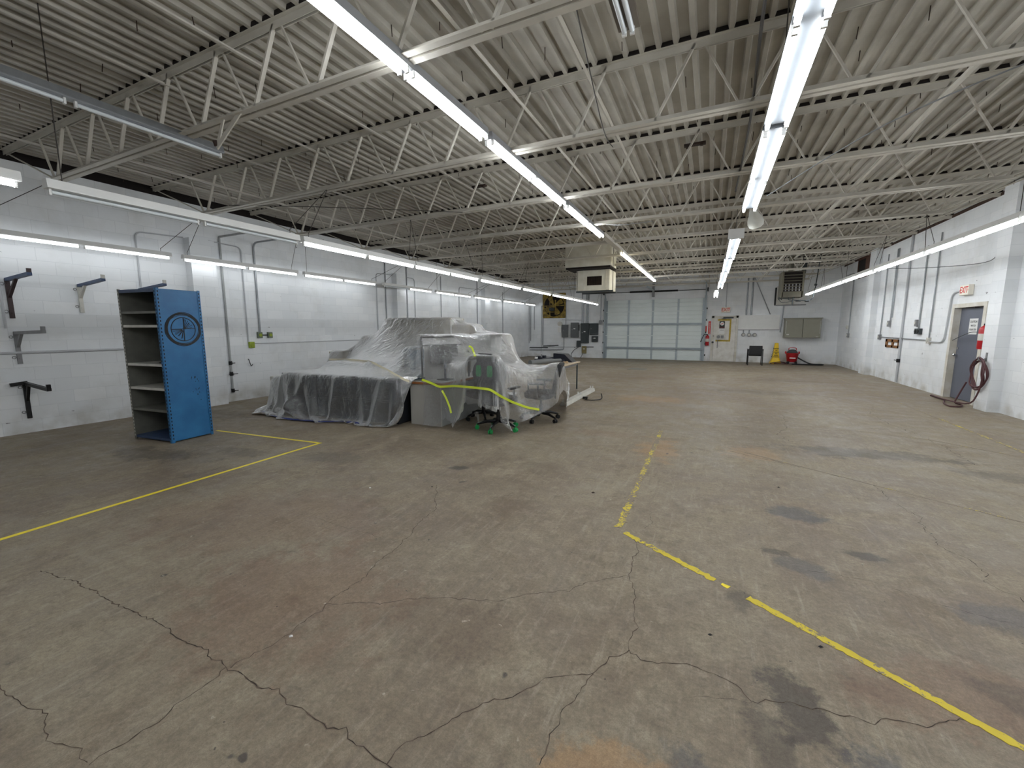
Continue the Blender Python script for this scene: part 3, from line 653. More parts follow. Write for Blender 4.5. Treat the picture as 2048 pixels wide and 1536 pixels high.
# ================================================================ right wall
GR = 'conduits on the right wall'; XQ = XR-.025
pipe('conduit', 'bent conduit with two small boxes near the far right corner', run([(XQ, 21.9, 3.72), (XQ, 20.85, 3.72), (XQ, 20.85, 1.3)]), .018, M_GALV, group=GR, smooth=0)
outlet(20.85, 1.3, .14, .16, .07, M_GREYM, 'lower small grey box below the bent conduit near the far right corner', XR)
outlet(21.08, 1.62, .12, .14, .05, M_OFFW, 'upper small pale box beside the bent conduit near the far right corner', XR)
pipe('conduit', 'conduit along the far side of the far right pilaster', [(XQ, 19.05, 3.6), (XQ, 19.05, 1.0)], .018, M_GALV, group=GR, smooth=0)
m = MB(); m.tube([(XQ-.01, 18.95, 1.72), (XQ-.02, 18.95, .55)], .032, 8); solo('pipe_end', m, M_RUST, 'dark rusty pipe stub on the far side of the far right pilaster', 'pipe', smooth=True)
pipe('conduit', 'conduit into the corner box left of the wooden frame', [(XQ, 17.38, 3.9), (XQ, 17.38, 1.36)], .016, M_GALV, group=GR, smooth=0)
outlet(17.38, 1.3, .12, .16, .07, M_GREYM, 'grey outlet box where the level conduit starts on the right wall', XR)
pipe('conduit', 'first of two close conduits ending high over the wooden frame', [(XQ, 16.66, 3.95), (XQ, 16.66, 1.8)], .018, M_GALV, group=GR, smooth=0)
pipe('conduit', 'second of two close conduits ending high over the wooden frame', [(XQ, 16.56, 3.95), (XQ, 16.56, 1.9)], .014, M_GALV, group=GR, smooth=0)
outlet(16.7, 1.72, .12, .18, .07, M_GREYM, 'small grey box high over the wooden frame on the right wall', XR)
mb = MB(); mb.tube([(XQ-.01, 15.68, 4.15), (XQ-.01, 15.68, .02)], .028, 8); pz = solo('standpipe', mb, M_COND, 'thick full height pipe on the right wall crossing the wooden frame', 'pipe', GR, smooth=True)
m = MB(); m.cyl((XQ-.01, 15.68, .6), (XQ-.01, 15.68, .7), .045, 10); m.bar((XQ-.06, 15.6, .66), (XQ-.06, 15.8, .66), .02, .02); obj('valve', m, M_BLACK, pz)
pipe('conduit', 'conduit down to the dark twin outlet on the right wall', [(XQ, 14.66, 3.7), (XQ, 14.66, 1.56)], .018, M_GALV, group=GR, smooth=0)
outlet(14.62, 1.5, .3, .15, .07, M_PANELD, 'dark twin outlet box on the right wall right of the full height pipe', XR, 2, M_BLACK)
outlet(14.83, 1.72, .1, .18, .05, M_GREYM, 'small grey switch box above the dark twin outlet on the right wall', XR)
pipe('conduit', 'conduit down to the round box left of the right hand door', [(XQ, 14.0, 3.9), (XQ, 14.0, 1.33)], .016, M_GALV, group=GR, smooth=0)
outlet(13.99, 1.27, .13, .15, .06, M_OFFW, 'pale junction box left of the right hand door', XR)
pipe('conduit', 'level conduit low on the right wall between two boxes', [(XQ, 17.3, 1.30), (XQ, 14.07, 1.28)], .015, M_GALV, group=GR, smooth=0)
pipe('conduit', 'conduit bending from the junction box up to the exit sign over the door', run([(XQ, 13.92, 1.25), (XQ, 13.24, 1.25), (XQ, 13.14, 2.38), (XQ, 12.78, 2.40)], .2), .017, M_COND, group=GR, smooth=0)
m = MB()
for a in ((15.76, 16.84, 1.17, 1.25), (15.76, 16.84, 1.0, 1.07), (15.76, 15.9, 1.0, 1.25), (16.24, 16.36, 1.0, 1.25), (16.7, 16.84, 1.0, 1.25)): m.box((XR-.03, a[0], a[2]), (XR, a[1], a[3]))
solo('wooden_frame', m, M_WOOD, 'small brown wooden frame with two openings on the right wall', 'frame')
# boarded vent opening high on the right wall
t = thing('wall_vent', 'rusty brown vent opening high on the right wall near the deck', 'vent', (XR, 19.6, 3.5))
m = MB(); m.box((XR-.05, 18.7, 3.5), (XR-.03, 20.3, 4.12)); obj('backing', m, M_DARK, t)
m = MB(); m.box((XR-.06, 18.62, 3.46), (XR, 18.7, 4.16)); m.box((XR-.06, 20.3, 3.46), (XR, 20.38, 4.16)); m.box((XR-.06, 18.62, 4.1), (XR, 20.38, 4.18)); m.box((XR-.06, 18.62, 3.44), (XR, 20.38, 3.5)); obj('frame', m, mat('rust_red', (88, 56, 44), .8, var=.3), t)
m = MB(); m.box((XR-.058, 18.7, 3.5), (XR-.05, 19.5, 4.1)); obj('board', m, mat('rust_board', (92, 64, 50), .8, var=.3), t)
# right hand door
M_DOOR = mat('door_slate', (96, 100, 112), .45, var=.1, scale=3); M_JAMB = mat('jamb_paint', (216, 214, 208), .5, var=.2, scale=5, rgb2=(194, 188, 174))
d1 = thing('door_1', 'grey steel door in the right wall with a caution notice', 'door', (XR, (DY0+DY1)/2, 0), kind='structure')
m = MB(); m.bbox((XR+.1, DY0+.06, .01), (XR+.145, DY1-.06, DZ-.04), .004); lf = obj('door_leaf', m, M_DOOR, d1)
m = MB(); m.box((XR-.02, DY0-.05, 0), (XR+.2, DY0+.055, DZ+.05)); m.box((XR-.02, DY1-.055, 0), (XR+.2, DY1+.05, DZ+.05)); m.box((XR-.02, DY0+.055, DZ-.035), (XR+.2, DY1-.055, DZ+.05)); obj('door_frame', m, M_JAMB, d1)
m = MB(); m.cyl((XR+.1, DY1-.14, .98), (XR+.05, DY1-.14, .98), .018, 10); m.lathe([(.005, 0), (.028, .006), (.03, .03), (.012, .045)], (0, 0, 0), 12, 0, frame((XR+.06, DY1-.14, .98), (0, -1, 0), (0, 0, 1))); obj('door_knob', m, mat('chrome', (210, 210, 212), .15, metal=1, var=.02), d1, True)
m = MB(); m.cyl((XR+.1, DY1-.14, 1.13), (XR+.085, DY1-.14, 1.13), .026, 12); obj('deadbolt', m, MATS['chrome'], d1)
m = MB(); m.box((XR+.02, 12.25, DZ-.05), (XR+.09, 12.6, DZ+.02)); obj('door_closer', m, M_BROWNM, d1)
t = thing('caution_sign', 'white caution notice on the grey door in the right wall', 'sign', (XR+.095, 12.4, 1.45))
m = MB(); m.box((XR+.096, 12.24, 1.45), (XR+.0995, 12.56, 1.79)); obj('sheet', m, M_WHITE, t)
m = MB()
for i, tx in enumerate(('CAUTION', 'WATCH', 'YOUR STEP')): textmesh(tx, .066 if i == 0 else .056, frame((XR+.0955, 12.4, 1.72-i*.085), (0, -1, 0), (0, 0, 1)), .001, mb=m, bold=.001, sx=.9)
obj('lettering', m, M_LETTER, t)
m = MB(); m.tube(catmull([(XR+.02, 13.0, 1.30), (XR-.02, 12.5, 1.42), (XR-.04, 12.1, 1.50), (XR-.05, 11.8, 1.50)], 6), .008, 6); solo('cord', m, M_PANELD, 'thin dark cord strung across the grey door in the right wall', 'cord', smooth=True)
def exit_sign(o, x, w, h, d, label):
    fr = frame(o, x, (0, 0, 1)); t = thing('exit_sign', label, 'sign', o)
    m = MB(); m.bbox((-w/2, -h/2, 0), (w/2, h/2, d), .01, 0, fr); obj('case', m, mat('exit_case', (240, 234, 220), .4, var=.04), t)
    m = MB(); textmesh('EXIT', h*.86, fr @ Matrix.Translation((0, 0, d+.001)), .002, mb=m, bold=.004, sx=.82)
    for s_ in (-1, 1):
        m.prism([(s_*w*.47, 0), (s_*w*.42, .03), (s_*w*.42, -.03)][::s_], .002, 0, fr @ Matrix.Translation((0, 0, d)))
    obj('lettering', m, M_REDINK, t); return t
exit_sign((XR, 12.5, 2.40), (0, -1, 0), .36, .22, .09, 'white EXIT sign with red letters over the right hand door')
# fire extinguishers
def extinguisher(o, out, side, label, r=.075, H=.5, hose=True):
    """o = wall point at the base, out = unit vector off the wall, side = along the wall"""
    o = Vector(o); out = Vector(out); side = Vector(side); t = thing('fire_extinguisher', label, 'fire extinguisher', o)
    c = o+out*(r+.02)
    m = MB(); m.lathe([(r*.9, 0), (r, .02), (r, H*.74), (r*.85, H*.82), (r*.4, H*.88), (r*.3, H*.9)], c, 20); obj('cylinder', m, M_RED, t, True)
    m = MB(); m.lathe([(r+.001, H*.33), (r+.0015, H*.34), (r+.0015, H*.58), (r+.001, H*.59)], c, 20); obj('label_band', m, M_OFFW, t, True)
    m = MB(); m.cyl(c+Vector((0, 0, H*.88)), c+Vector((0, 0, H*.97)), r*.28, 10); m.bar(c+Vector((0, 0, H*.95)), c+side*.12+Vector((0, 0, H*1.03)), .02, .015); m.bar(c+Vector((0, 0, H*.93)), c+side*.12+Vector((0, 0, H*.95)), .02, .012); obj('valve_head', m, M_BLACK, t)
    if hose:
        m = MB(); m.tube(catmull([c+Vector((0, 0, H*.92)), c+side*.13+Vector((0, 0, H*.95)), c+side*.2+out*.02+Vector((0, 0, H*.75)), c+side*.26+out*.03+Vector((0, 0, H*.45))], 6), .013, 8); m.cyl(c+side*.26+out*.03+Vector((0, 0, H*.45)), c+side*.29+out*.03+Vector((0, 0, H*.3)), .02, 10, 0, .026); obj('hose', m, M_BLACK, t, True)
    m = MB(); m.box(o+out*.0+side*-.03+Vector((0, 0, H*.3)) if False else tuple(min(a, b) for a, b in zip(o-side*.03+Vector((0, 0, H*.3)), o+side*.03+out*.022+Vector((0, 0, H*.9)))), tuple(max(a, b) for a, b in zip(o-side*.03+Vector((0, 0, H*.3)), o+side*.03+out*.022+Vector((0, 0, H*.9))))); obj('hanger', m, M_GREYM, t)
    return t
extinguisher((XR, 11.50, RW(1957, 697).z), (-1, 0, 0), (0, -1, 0), 'red fire extinguisher between the grey door and the near right pilaster', .08, .52, False)
m = MB(); m.prism([(-.09, .1), (.09, .1), (.035, -.16), (.06, -.22), (-.05, -.22), (-.03, -.16)], .006, 0, frame((XR-.0, 11.46, 1.83), (0, -1, 0), (0, 0, 1))); solo('extinguisher_sign', m, M_REDINK, 'red wedge shaped sign above the extinguisher by the right pilaster', 'sign')
# hose on a hook
M_HOSE = mat('hose_maroon', (84, 48, 52), .5, var=.25, scale=20)
hk = thing('wall_hook', 'metal hook holding the coiled hose on the near right pilaster', 'hook', (XR-.18, 11.12, 1.0))
m = MB(); m.box((XR-.185, 11.09, .95), (XR-.18, 11.15, 1.12)); m.tube(catmull([(XR-.182, 11.12, 1.02), (XR-.25, 11.12, .96), (XR-.29, 11.12, 1.0), (XR-.29, 11.12, 1.04)], 4), .009, 6); obj('hook_body', m, M_GREYM, hk)
m = MB(); pts = []; rr = np.random.default_rng(11); cxh = XR-.235
for i in range(86):
    a = pi/2+2*pi*i/20; ra = .25+.04*sin(i*.37); rb = .29+.03*cos(i*.23); pts.append((cxh-.02*sin(i*.9)+.002*(i % 20)-.03*(i/86), 11.2+ra*cos(a)+.02*sin(i*.21), .70+rb*sin(a)))
last = pts[-1]
hp = [FL(*q) for q in ((1958, 797), (1946, 804), (1925, 797), (1906, 795), (1890, 800), (1888, 808), (1900, 814), (1920, 815), (1935, 812))]
pts += [(cxh-.05, 11.0, .32), (cxh-.12, 11.2, .1)]+[(min(p.x, cxh), p.y, .017+.012*(i_ in (2, 3))) for i_, p in enumerate(hp)]+[(cxh-.1, 11.62, .06), (cxh-.05, 11.62, .25), (cxh-.02, 11.5, .5)]
m.tube(catmull(pts, 4), .014, 7); solo('hose', m, M_HOSE, 'coiled maroon hose on the near right pilaster, its tail looped on the floor', 'hose', smooth=True)
m = MB(); m.tube(catmull([(3.5, 12.2, 2.9), (4.2, 12.0, 2.86), (4.93, 11.9, 2.9), (4.97, 11.55, 3.05), (4.985, 11.2, 3.3)], 6), .006, 5); solo('cord', m, M_PANELD, 'slack thin cord drooping from the right wall strip light above the door', 'cord', smooth=True)

# ================================================================ back wall
fan = BW
x0f, x1f, z0f, z1f = -8.62, -7.36, 2.17, 3.55
t = thing('exhaust_fan', 'dirty yellow exhaust fan in a square hole in the back wall', 'fan', ((x0f+x1f)/2, YB, z0f))
M_FANY = mat('fan_yellow', (164, 138, 52), .6, var=.45, scale=7, rgb2=(92, 76, 36)); xc, zc = (x0f+x1f)/2, (z0f+z1f)/2
m = MB(); m.box((x0f, YB-.03, z0f), (x1f, YB-.005, z1f)); obj('backing', m, M_DARK, t)
m = MB()
for i in range(24):
    a0, a1 = 2*pi*i/24, 2*pi*(i+1)/24; Ro = .6
    sq = lambda a: (xc+.68*max(-1, min(1, cos(a)*1.5)), zc+.68*max(-1, min(1, sin(a)*1.5)))
    p = [(xc+Ro*cos(a0), zc+Ro*sin(a0)), (xc+Ro*cos(a1), zc+Ro*sin(a1)), sq(a1), sq(a0)]
    m.add([(u, YB-.05, v) for u, v in p]+[(u, YB-.03, v) for u, v in p], [(0, 1, 2, 3), (7, 6, 5, 4), (0, 4, 5, 1), (1, 5, 6, 2), (2, 6, 7, 3), (3, 7, 4, 0)])
obj('venturi_ring', m, M_FANY, t)
for i in range(4):
    a = .5+i*pi/2; m = MB(); L = []
    for rr_, wd_, tw in ((.08, .10, .03), (.3, .22, .02), (.55, .30, .012)):
        u = Vector((cos(a), 0, sin(a))); v = Vector((-sin(a), 0, cos(a))); c = Vector((xc, YB-.07, zc))+u*rr_
        L.append([c-v*wd_*.5+Vector((0, -tw, 0)), c+v*wd_*.5+Vector((0, tw, 0)), c+v*wd_*.5+Vector((0, tw+.004, 0)), c-v*wd_*.5+Vector((0, -tw+.004, 0))])
    vs = [p for l_ in L for p in l_]; fs = []
    for q in range(2):
        for e in range(4): fs.append((q*4+e, q*4+(e+1) % 4, q*4+4+(e+1) % 4, q*4+4+e))
    m.add(vs, fs+[(3, 2, 1, 0), (8, 9, 10, 11)]); obj('blade', m, M_FANY, t)
m = MB(); m.cyl((xc, YB-.16, zc), (xc, YB-.05, zc), .11, 16); obj('hub', m, M_FANY, t)
m = MB(); m.bar((x0f, YB-.18, zc-.02), (x1f, YB-.18, zc+.0), .04, .05); m.bar((xc-.2, YB-.18, z0f+.1), (xc-.2, YB-.18, z1f), .04, .04); m.bar((xc+.12, YB-.18, z0f+.2), (xc+.12, YB-.18, zc+.3), .06, .05); m.bar((x0f+.25, YB-.18, z0f+.1), (x0f+.25, YB-.18, zc), .04, .04); m.bar((x0f+.25, YB-.18, zc-.35), (xc+.1, YB-.18, zc-.35), .05, .05); obj('motor_bracket', m, M_FANY, t)
m = MB(); m.cyl((xc-.22, YB-.2, zc-.2), (xc+.06, YB-.2, zc-.2), .09, 14); obj('motor', m, M_PANELD, t)

cf = lambda x, y: (1070+x/11.813, 580+y/11.813)
def brect(x0, y0, x1, y1, conv=cf):
    a = BW(*conv(x0, (y0+y1)/2)); b = BW(*conv(x1, (y0+y1)/2)); c = BW(*conv((x0+x1)/2, y0)); d = BW(*conv((x0+x1)/2, y1)); return a.x, b.x, d.z, c.z
def panel(r, depth, mm, label, name='electrical_panel', cat='electrical panel', door=True, handle='r', plate=False):
    x0, x1, z0, z1 = r; t = thing(name, label, cat, ((x0+x1)/2, YB, z0))
    m = MB(); m.bbox((x0, YB-depth, z0), (x1, YB, z1), .01); obj('box', m, mm, t)
    if door:
        m = MB(); m.bbox((x0+.05, YB-depth-.012, z0+.12*(z1-z0)), (x1-.05, YB-depth+.002, z1-.05), .004); dd = obj('cover', m, mm, t)
        m = MB(); hx = x0+.09; m.bbox((hx-.02, YB-depth-.03, z0+.5*(z1-z0)), (hx+.02, YB-depth-.01, z0+.5*(z1-z0)+.06), .004); obj('latch', m, M_GREYM, dd)
    if plate:
        m = MB(); m.box(((x0+x1)/2-.05, YB-depth-.0145, z0+.56*(z1-z0)), ((x0+x1)/2+.05, YB-depth-.012, z0+.56*(z1-z0)+.05)); obj('name_plate', m, M_WHITE, t)
    if handle == 'lever':
        m = MB(); m.bar((x1+.025, YB-depth*.6, z0+.45*(z1-z0)), (x1+.02, YB-depth*.6, z0+.85*(z1-z0)), .03, .04, 0, (1, 0, 0)); m.box((x1, YB-depth*.7, z0+.7*(z1-z0)), (x1+.03, YB-depth*.5, z0+.78*(z1-z0))); obj('lever', m, M_BLACK, t)
    return t
panel(brect(652, 820, 790, 1118), .12, M_PANEL, 'grey electrical box, leftmost of the row beside the roll up door')
panel(brect(862, 770, 1042, 1122), .16, M_PANEL, 'lighter grey safety switch with side lever, second in the row', handle='lever', plate=True)
panel(brect(1095, 785, 1282, 1255), .14, M_PANELD, 'tallest dark breaker panel in the row beside the roll up door', plate=True)
panel(brect(1303, 788, 1502, 1060), .14, M_PANELD, 'wide dark grey box right of the tall breaker panel')
panel(brect(1350, 1088, 1495, 1225), .12, M_PANELD, 'small dark box hung under the wide dark grey box', plate=True)
panel(brect(995, 1195, 1085, 1345), .12, M_PANELD, 'small black transformer box low left of the tall breaker panel', door=False)
panel(brect(1115, 1325, 1220, 1495), .1, mat('olive_box', (134, 122, 82), .5, var=.15), 'olive tan box lowest under the tall breaker panel', door=False, plate=True)
panel(brect(548, 880, 632, 1000), .08, M_WHITE, 'white box with a black knob left of the electrical panels', 'switch_box', 'switch', door=False)
x0, x1, z0, z1 = brect(560, 760, 632, 840); m = MB(); m.cyl(((x0+x1)/2, YB, (z0+z1)/2), ((x0+x1)/2, YB-.1, (z0+z1)/2), .13, 18); solo('meter', m, M_OFFW, 'round pale meter above the white box on the back wall', 'meter', smooth=True)
panel(brect(1530, 715, 1592, 810), .1, M_GREYM, 'small grey control box beside the left door track', 'control_box', 'control box', door=False)
GBK = 'conduits on the back wall'; YQ = YB-.02
def vp_(cx_, y0_, y1_, r_, label, mm=None, conv=cf, tie=None):
    a = BW(*conv(cx_, y0_)); b = BW(*conv(cx_, y1_)); xx_ = max((a.x+b.x)/2, XL+.05 if cx_ < 240 else XL+.14)
    return pipe('conduit', label, [(xx_, YQ, a.z), (xx_, YQ, b.z)], r_, mm or M_COND, group=GBK, smooth=0)
cg = lambda x, y: (1000+x/5.486, 460+y/5.486)
for (cx_, ya_, yb2, r_, lb) in ((1120, 60, 788, .03, 'first'), (1160, 320, 788, .022, 'second'), (1218, 100, 788, .026, 'third'), (1246, 60, 788, .02, 'fourth'), (1272, 60, 788, .024, 'fifth')):
    vp_(cx_, ya_, yb2, r_, 'conduit rising from the tall breaker panel, %s from the left' % lb, M_GALV)
vp_(735, 120, 825, .022, 'conduit rising from the leftmost electrical box by the fan', M_GALV)
vp_(1563, 60, 720, .02, 'conduit down to the small control box by the door track', M_GALV)
vp_(155, 370, 1480, .022, 'long conduit down the back wall left of the fan')
vp_(190, 660, 1300, .028, 'dark conduit below the left edge of the fan', M_GALV)
vp_(230, 840, 1240, .022, 'first of two close conduits near the far left corner', conv=cg)
vp_(255, 840, 1215, .022, 'second of two close conduits near the far left corner', M_GALV, conv=cg)
vp_(378, 840, 1095, .018, 'short conduit between the far left corner and the fan', M_GALV, conv=cg)
def hp_(pl, r_, label, mm=None, conv=cf, bend=.15):
    P = [BW(*conv(*q)) for q in pl]; P = [(max(p.x, XL+.1), YQ-.03, p.z) for p in P]
    return pipe('pipe', label, run(P, bend), r_, mm or M_GALV, group=GBK, smooth=0)
hp_([(200, 1322), (560, 1305)], .025, 'upper of the level pipes on the back wall left of the panels', M_PANELD)
hp_([(-150, 1355), (310, 1358)], .028, 'middle level pipe on the back wall left of the panels', M_PANELD)
hp_([(-330, 1408), (690, 1408), (690, 1120)], .02, 'long level pipe that turns up into the leftmost electrical box')
hp_([(330, 1330), (450, 1345), (1000, 1345)], .012, 'thin conduit running level to the black transformer box')
hp_([(1220, 1345), (1390, 1345)], .022, 'short dark stub pipe right of the olive box', M_PANELD)
hp_([(640, 705), (1100, 708)], .014, 'thin level conduit above the grey electrical boxes', M_COND)
a = BW(*cf(1040, 1350)); m = MB(); m.tube(catmull([(a.x, YB-.06, a.z), (a.x-.25, YB-.06, a.z-.15), (a.x-.42, YB-.06, a.z-.42), (a.x-.28, YB-.06, a.z-.66), (a.x+.05, YB-.06, a.z-.62), (a.x+.22, YB-.06, a.z-.35), (a.x+.2, YB-.05, a.z-.02)], 6), .014, 6); solo('cable', m, M_PANELD, 'dark cable looped below the black transformer box on the back wall', 'cable', smooth=True)

# roll up door
M_RD = mat('door_steel', (228, 236, 235), .4, var=.05, scale=2); M_RDD = mat('door_track', (160, 170, 176), .4, metal=.3, var=.12)
M_STILE = mat('door_stile', (176, 187, 194), .4, metal=.2, var=.08)
rd = thing('door_2', 'wide pale grey sectional roll up door in the back wall', 'door', ((GX0+GX1)/2, YB, 0), kind='structure')
m = MB(); m.box((GX0-.05, YB+.16, 0), (GX1+.05, YB+.2, GZ+.05)); obj('backing', m, M_DARK, rd)
SH = GZ/5
for i in range(5):
    m = MB(); prof = [(0, 0), (.0, .012), (.2*SH+.1, .012)]
    zs = [0, .006, .20, .21, .225, .235, .40, .41, .425, .435, SH-.006, SH]; ys = [.05, .03, .03, .042, .042, .03, .03, .042, .042, .03, .03, .05]
    n_ = len(zs); z0_ = i*SH
    m.add([(GX0, YB+y_, z0_+z_) for z_, y_ in zip(zs, ys)]+[(GX1, YB+y_, z0_+z_) for z_, y_ in zip(zs, ys)]+[(GX0, YB+.09, z0_), (GX1, YB+.09, z0_), (GX0, YB+.09, z0_+SH), (GX1, YB+.09, z0_+SH)],
          [(q, n_+q, n_+q+1, q+1) for q in range(n_-1)]+[(2*n_, 2*n_+1, n_, 0), (n_-1, 2*n_-1, 2*n_+3, 2*n_+2)])
    sec = obj('door_section', m, M_RD, rd)
    for xs_ in (GX0+.06, GX0+1.2, GX0+2.4, GX0+3.6, GX1-.06):
        m = MB(); m.box((xs_-.045, YB+.004, z0_+.02), (xs_+.045, YB+.03, z0_+SH-.02)); obj('stile', m, M_STILE, sec)
for zz in (SH, 3*SH): 
    m = MB(); m.box((GX0+.02, YB-.055, zz-.075), (GX1-.02, YB+.004, zz-.06)); m.box((GX0+.02, YB-.06, zz-.075), (GX1-.02, YB-.054, zz-.015)); m.box((GX0+.02, YB-.004, zz-.075), (GX1-.02, YB+.003, zz+.02)); obj('strut', m, M_RDD, rd)
for s_, xs_ in ((1, GX0), (-1, GX1)):
    m = MB(); m.box((min(xs_, xs_-s_*.07), YB-.07, 0), (max(xs_, xs_-s_*.07), YB-.001, GZ+.1)); m.box((min(xs_, xs_+s_*.03), YB-.075, 0), (max(xs_, xs_+s_*.03), YB-.055, GZ+.1)); obj('vertical_track', m, M_RDD, rd)
    m = MB(); m.tube(catmull([(xs_-s_*.02, YB-.05, GZ-.1), (xs_-s_*.02, YB-.05, GZ+.15), (xs_-s_*.02, YB-.2, GZ+.38), (xs_-s_*.02, YB-.5, GZ+.46), (xs_-s_*.02, YB-2.2, GZ+.5)], 5), .03, 6); obj('track', m, M_RDD, rd)
    m = MB(); m.cyl((xs_-s_*.12, YB-.13, GZ+.38), (xs_-s_*.06, YB-.13, GZ+.38), .1, 18); obj('cable_drum', m, M_PANELD, rd)
    for zz in (.25, .8, 1.35, 1.95, 2.5): m = MB(); m.box((xs_-s_*.12, YB-.05, zz) if s_ > 0 else (xs_+.07, YB-.05, zz), (xs_-.07, YB-.005, zz+.08) if s_ > 0 else (xs_+.12, YB-.005, zz+.08)); obj('track_clip', m, M_BLACK, rd)
m = MB(); m.cyl((GX0-.1, YB-.13, GZ+.38), (GX1+.1, YB-.13, GZ+.38), .016, 10); obj('torsion_shaft', m, M_PANELD, rd)
xm = (GX0+GX1)/2
for s_ in (-1, 1): m = MB(); m.cyl((xm+s_*.06, YB-.13, GZ+.38), (xm+s_*1.15, YB-.13, GZ+.38), .042, 14); obj('torsion_spring', m, M_BLACK, rd)
m = MB(); m.box((xm-.05, YB-.2, GZ+.1), (xm+.05, YB-.0, GZ+.75)); obj('centre_bracket', m, M_GREYM, rd)
m = MB(); m.bar((xm, YB-2.4, GZ+.42), (xm, YB-.1, GZ+.42), .07, .07); obj('rail', m, M_RDD, rd)
m = MB(); m.bar((GX1+.12, YB-.05, GZ+.5), (GX1+.12, YB-.05, GZ+1.1), .04, .04, 0, (1, 0, 0)); m.bar((GX1+.12, YB-.1, GZ+.6), (GX1-.25, YB-.1, GZ+1.1), .04, .04, 0, (0, 1, 0)); obj('track_hanger', m, M_STEEL, rd)
m = MB(); m.bar((xm, YB-.03, GZ+.75), (xm, YB-.03, GZ+1.1), .06, .02, 0, (1, 0, 0)); 
for zz in (GZ+.7, GZ+.95): m.box((GX0, YB-.02, zz), (GX1, YB, zz+.03))
obj('lintel_angle', m, M_STEEL, rd)

# exit door
ex0, ex1, ez1 = .14, 1.06, 2.07
d3 = thing('door_3', 'grubby white door in the back wall with yellow tape square and black no smoking notice', 'door', ((ex0+ex1)/2, YB, 0), kind='structure')
M_DW = mat('grubby_white', (228, 226, 221), .5, var=.12, scale=5, rgb2=(206, 202, 194))
m = MB(); m.bbox((ex0, YB-.04, .01), (ex1, YB-.002, ez1), .004); obj('door_leaf', m, M_DW, d3)
m = MB(); m.box((ex0-.1, YB-.06, 0), (ex0-.005, YB, ez1+.1)); m.box((ex1+.005, YB-.06, 0), (ex1+.1, YB, ez1+.1)); m.box((ex0-.1, YB-.06, ez1+.005), (ex1+.1, YB, ez1+.1)); obj('door_frame', m, M_JAMB, d3)
m = MB(); m.box((.52, YB-.12, ez1-.02), (.95, YB-.06, ez1+.05)); m.bar((.75, YB-.1, ez1), (.45, YB-.2, ez1-.03), .03, .02); obj('door_closer', m, M_PANELD, d3)
m = MB(); m.box((.3, YB-.0425, 1.94), (.86, YB-.04, 2.02)); m.box((.80, YB-.0427, .96), (.87, YB-.0401, 2.02)); m.box((.24, YB-.0425, .96), (.87, YB-.04, 1.03)); obj('yellow_tape', m, M_YOLD, d3)
m = MB(); m.box((.26, YB-.10, 1.04), (.66, YB-.04, 1.10)); m.box((.24, YB-.08, 1.04), (.3, YB-.04, 1.28)); m.box((.6, YB-.08, 1.04), (.66, YB-.04, 1.28)); m.box((.28, YB-.07, 1.1), (.62, YB-.04, 1.30)); obj('lock_box', m, M_OFFW, d3)
m = MB(); m.cyl((.36, YB-.07, 1.18), (.36, YB-.085, 1.18), .08, 16); m.box((.46, YB-.08, 1.1), (.58, YB-.07, 1.25)); obj('lock_detail', m, M_GREYM, d3)
m = MB(); m.bar((.33, YB-.07, 1.03), (.33, YB-.07, .65), .04, .03, 0, (1, 0, 0)); obj('strap', m, M_GREYM, d3)
m = MB(); m.cyl((.12, YB-.04, .92), (.12, YB-.11, .92), .05, 14); obj('door_knob', m, M_PANELD, d3)
m = MB(); m.cyl((.13, YB-.04, 1.22), (.13, YB-.06, 1.22), .03, 12); obj('deadbolt', m, M_PANELD, d3)
t = thing('no_smoking_sign', 'black notice with a pale round symbol on the white exit door', 'sign', (.48, YB-.04, 1.62))
m = MB(); m.box((.37, YB-.043, 1.58), (.60, YB-.04, 1.92)); obj('plate', m, M_BLACK, t)
m = MB(); m.lathe([(.062, 0), (.085, 0), (.085, .002), (.062, .002)], (0, 0, 0), 24, 0, frame((.485, YB-.043, 1.80), (1, 0, 0), (0, 0, 1))); m.cyl((.485, YB-.0435, 1.8), (.485, YB-.0445, 1.8), .08, 24); obj('symbol', m, M_WHITE, t)
m = MB(); m.bar((.43, YB-.0455, 1.76), (.54, YB-.0455, 1.84), .002, .014, 0, (0, 0, 1)); m.box((.44, YB-.0465, 1.793), (.53, YB-.0445, 1.807)); textmesh('NO SMOKING', .03, frame((.485, YB-.0435, 1.63), (1, 0, 0), (0, 0, 1)), .002, mb=m); obj('lettering', m, M_REDINK, t)
t = thing('paper_notice', 'pale paper notice with scrawled writing under the black notice', 'notice', (.48, YB-.04, 1.36))
m = MB(); m.box((.36, YB-.0418, 1.32), (.6, YB-.04, 1.57)); obj('sheet', m, M_WHITE, t)
m = MB(); m.tube([(.40+.012*i, YB-.043, 1.50+.022*sin(i*1.7)) for i in range(16)], .004, 4); obj('scrawl', m, M_LETTER, t)
exit_sign((.60, YB, 2.45), (1, 0, 0), .38, .25, .1, 'white EXIT sign with red letters over the door in the back wall')
pipe('conduit', 'thin conduit down to the exit sign over the back wall door', [(.6, YQ, 3.9), (.6, YQ, 2.575)], .012, group=GBK, smooth=0)
extinguisher((-.12, YB, .76), (0, -1, 0), (-1, 0, 0), 'red fire extinguisher between the roll up door and the white exit door', .085, .56)
m = MB(); m.box((-.28, YB-.004, 1.37), (-.14, YB, 1.74)); t = solo('fire_sign', m, M_WHITE, 'narrow white sign with red lettering above the back wall extinguisher', 'sign')
m = MB(); m.box((-.25, YB-.006, 1.42), (-.17, YB-.004, 1.70)); obj('red_field', m, M_REDINK, t)
m = MB(); m.box((-.11, YB-.004, 1.3), (.0, YB, 1.92)); t = solo('fire_sign', m, M_REDINK, 'tall red extinguisher sign beside the white exit door frame', 'sign')
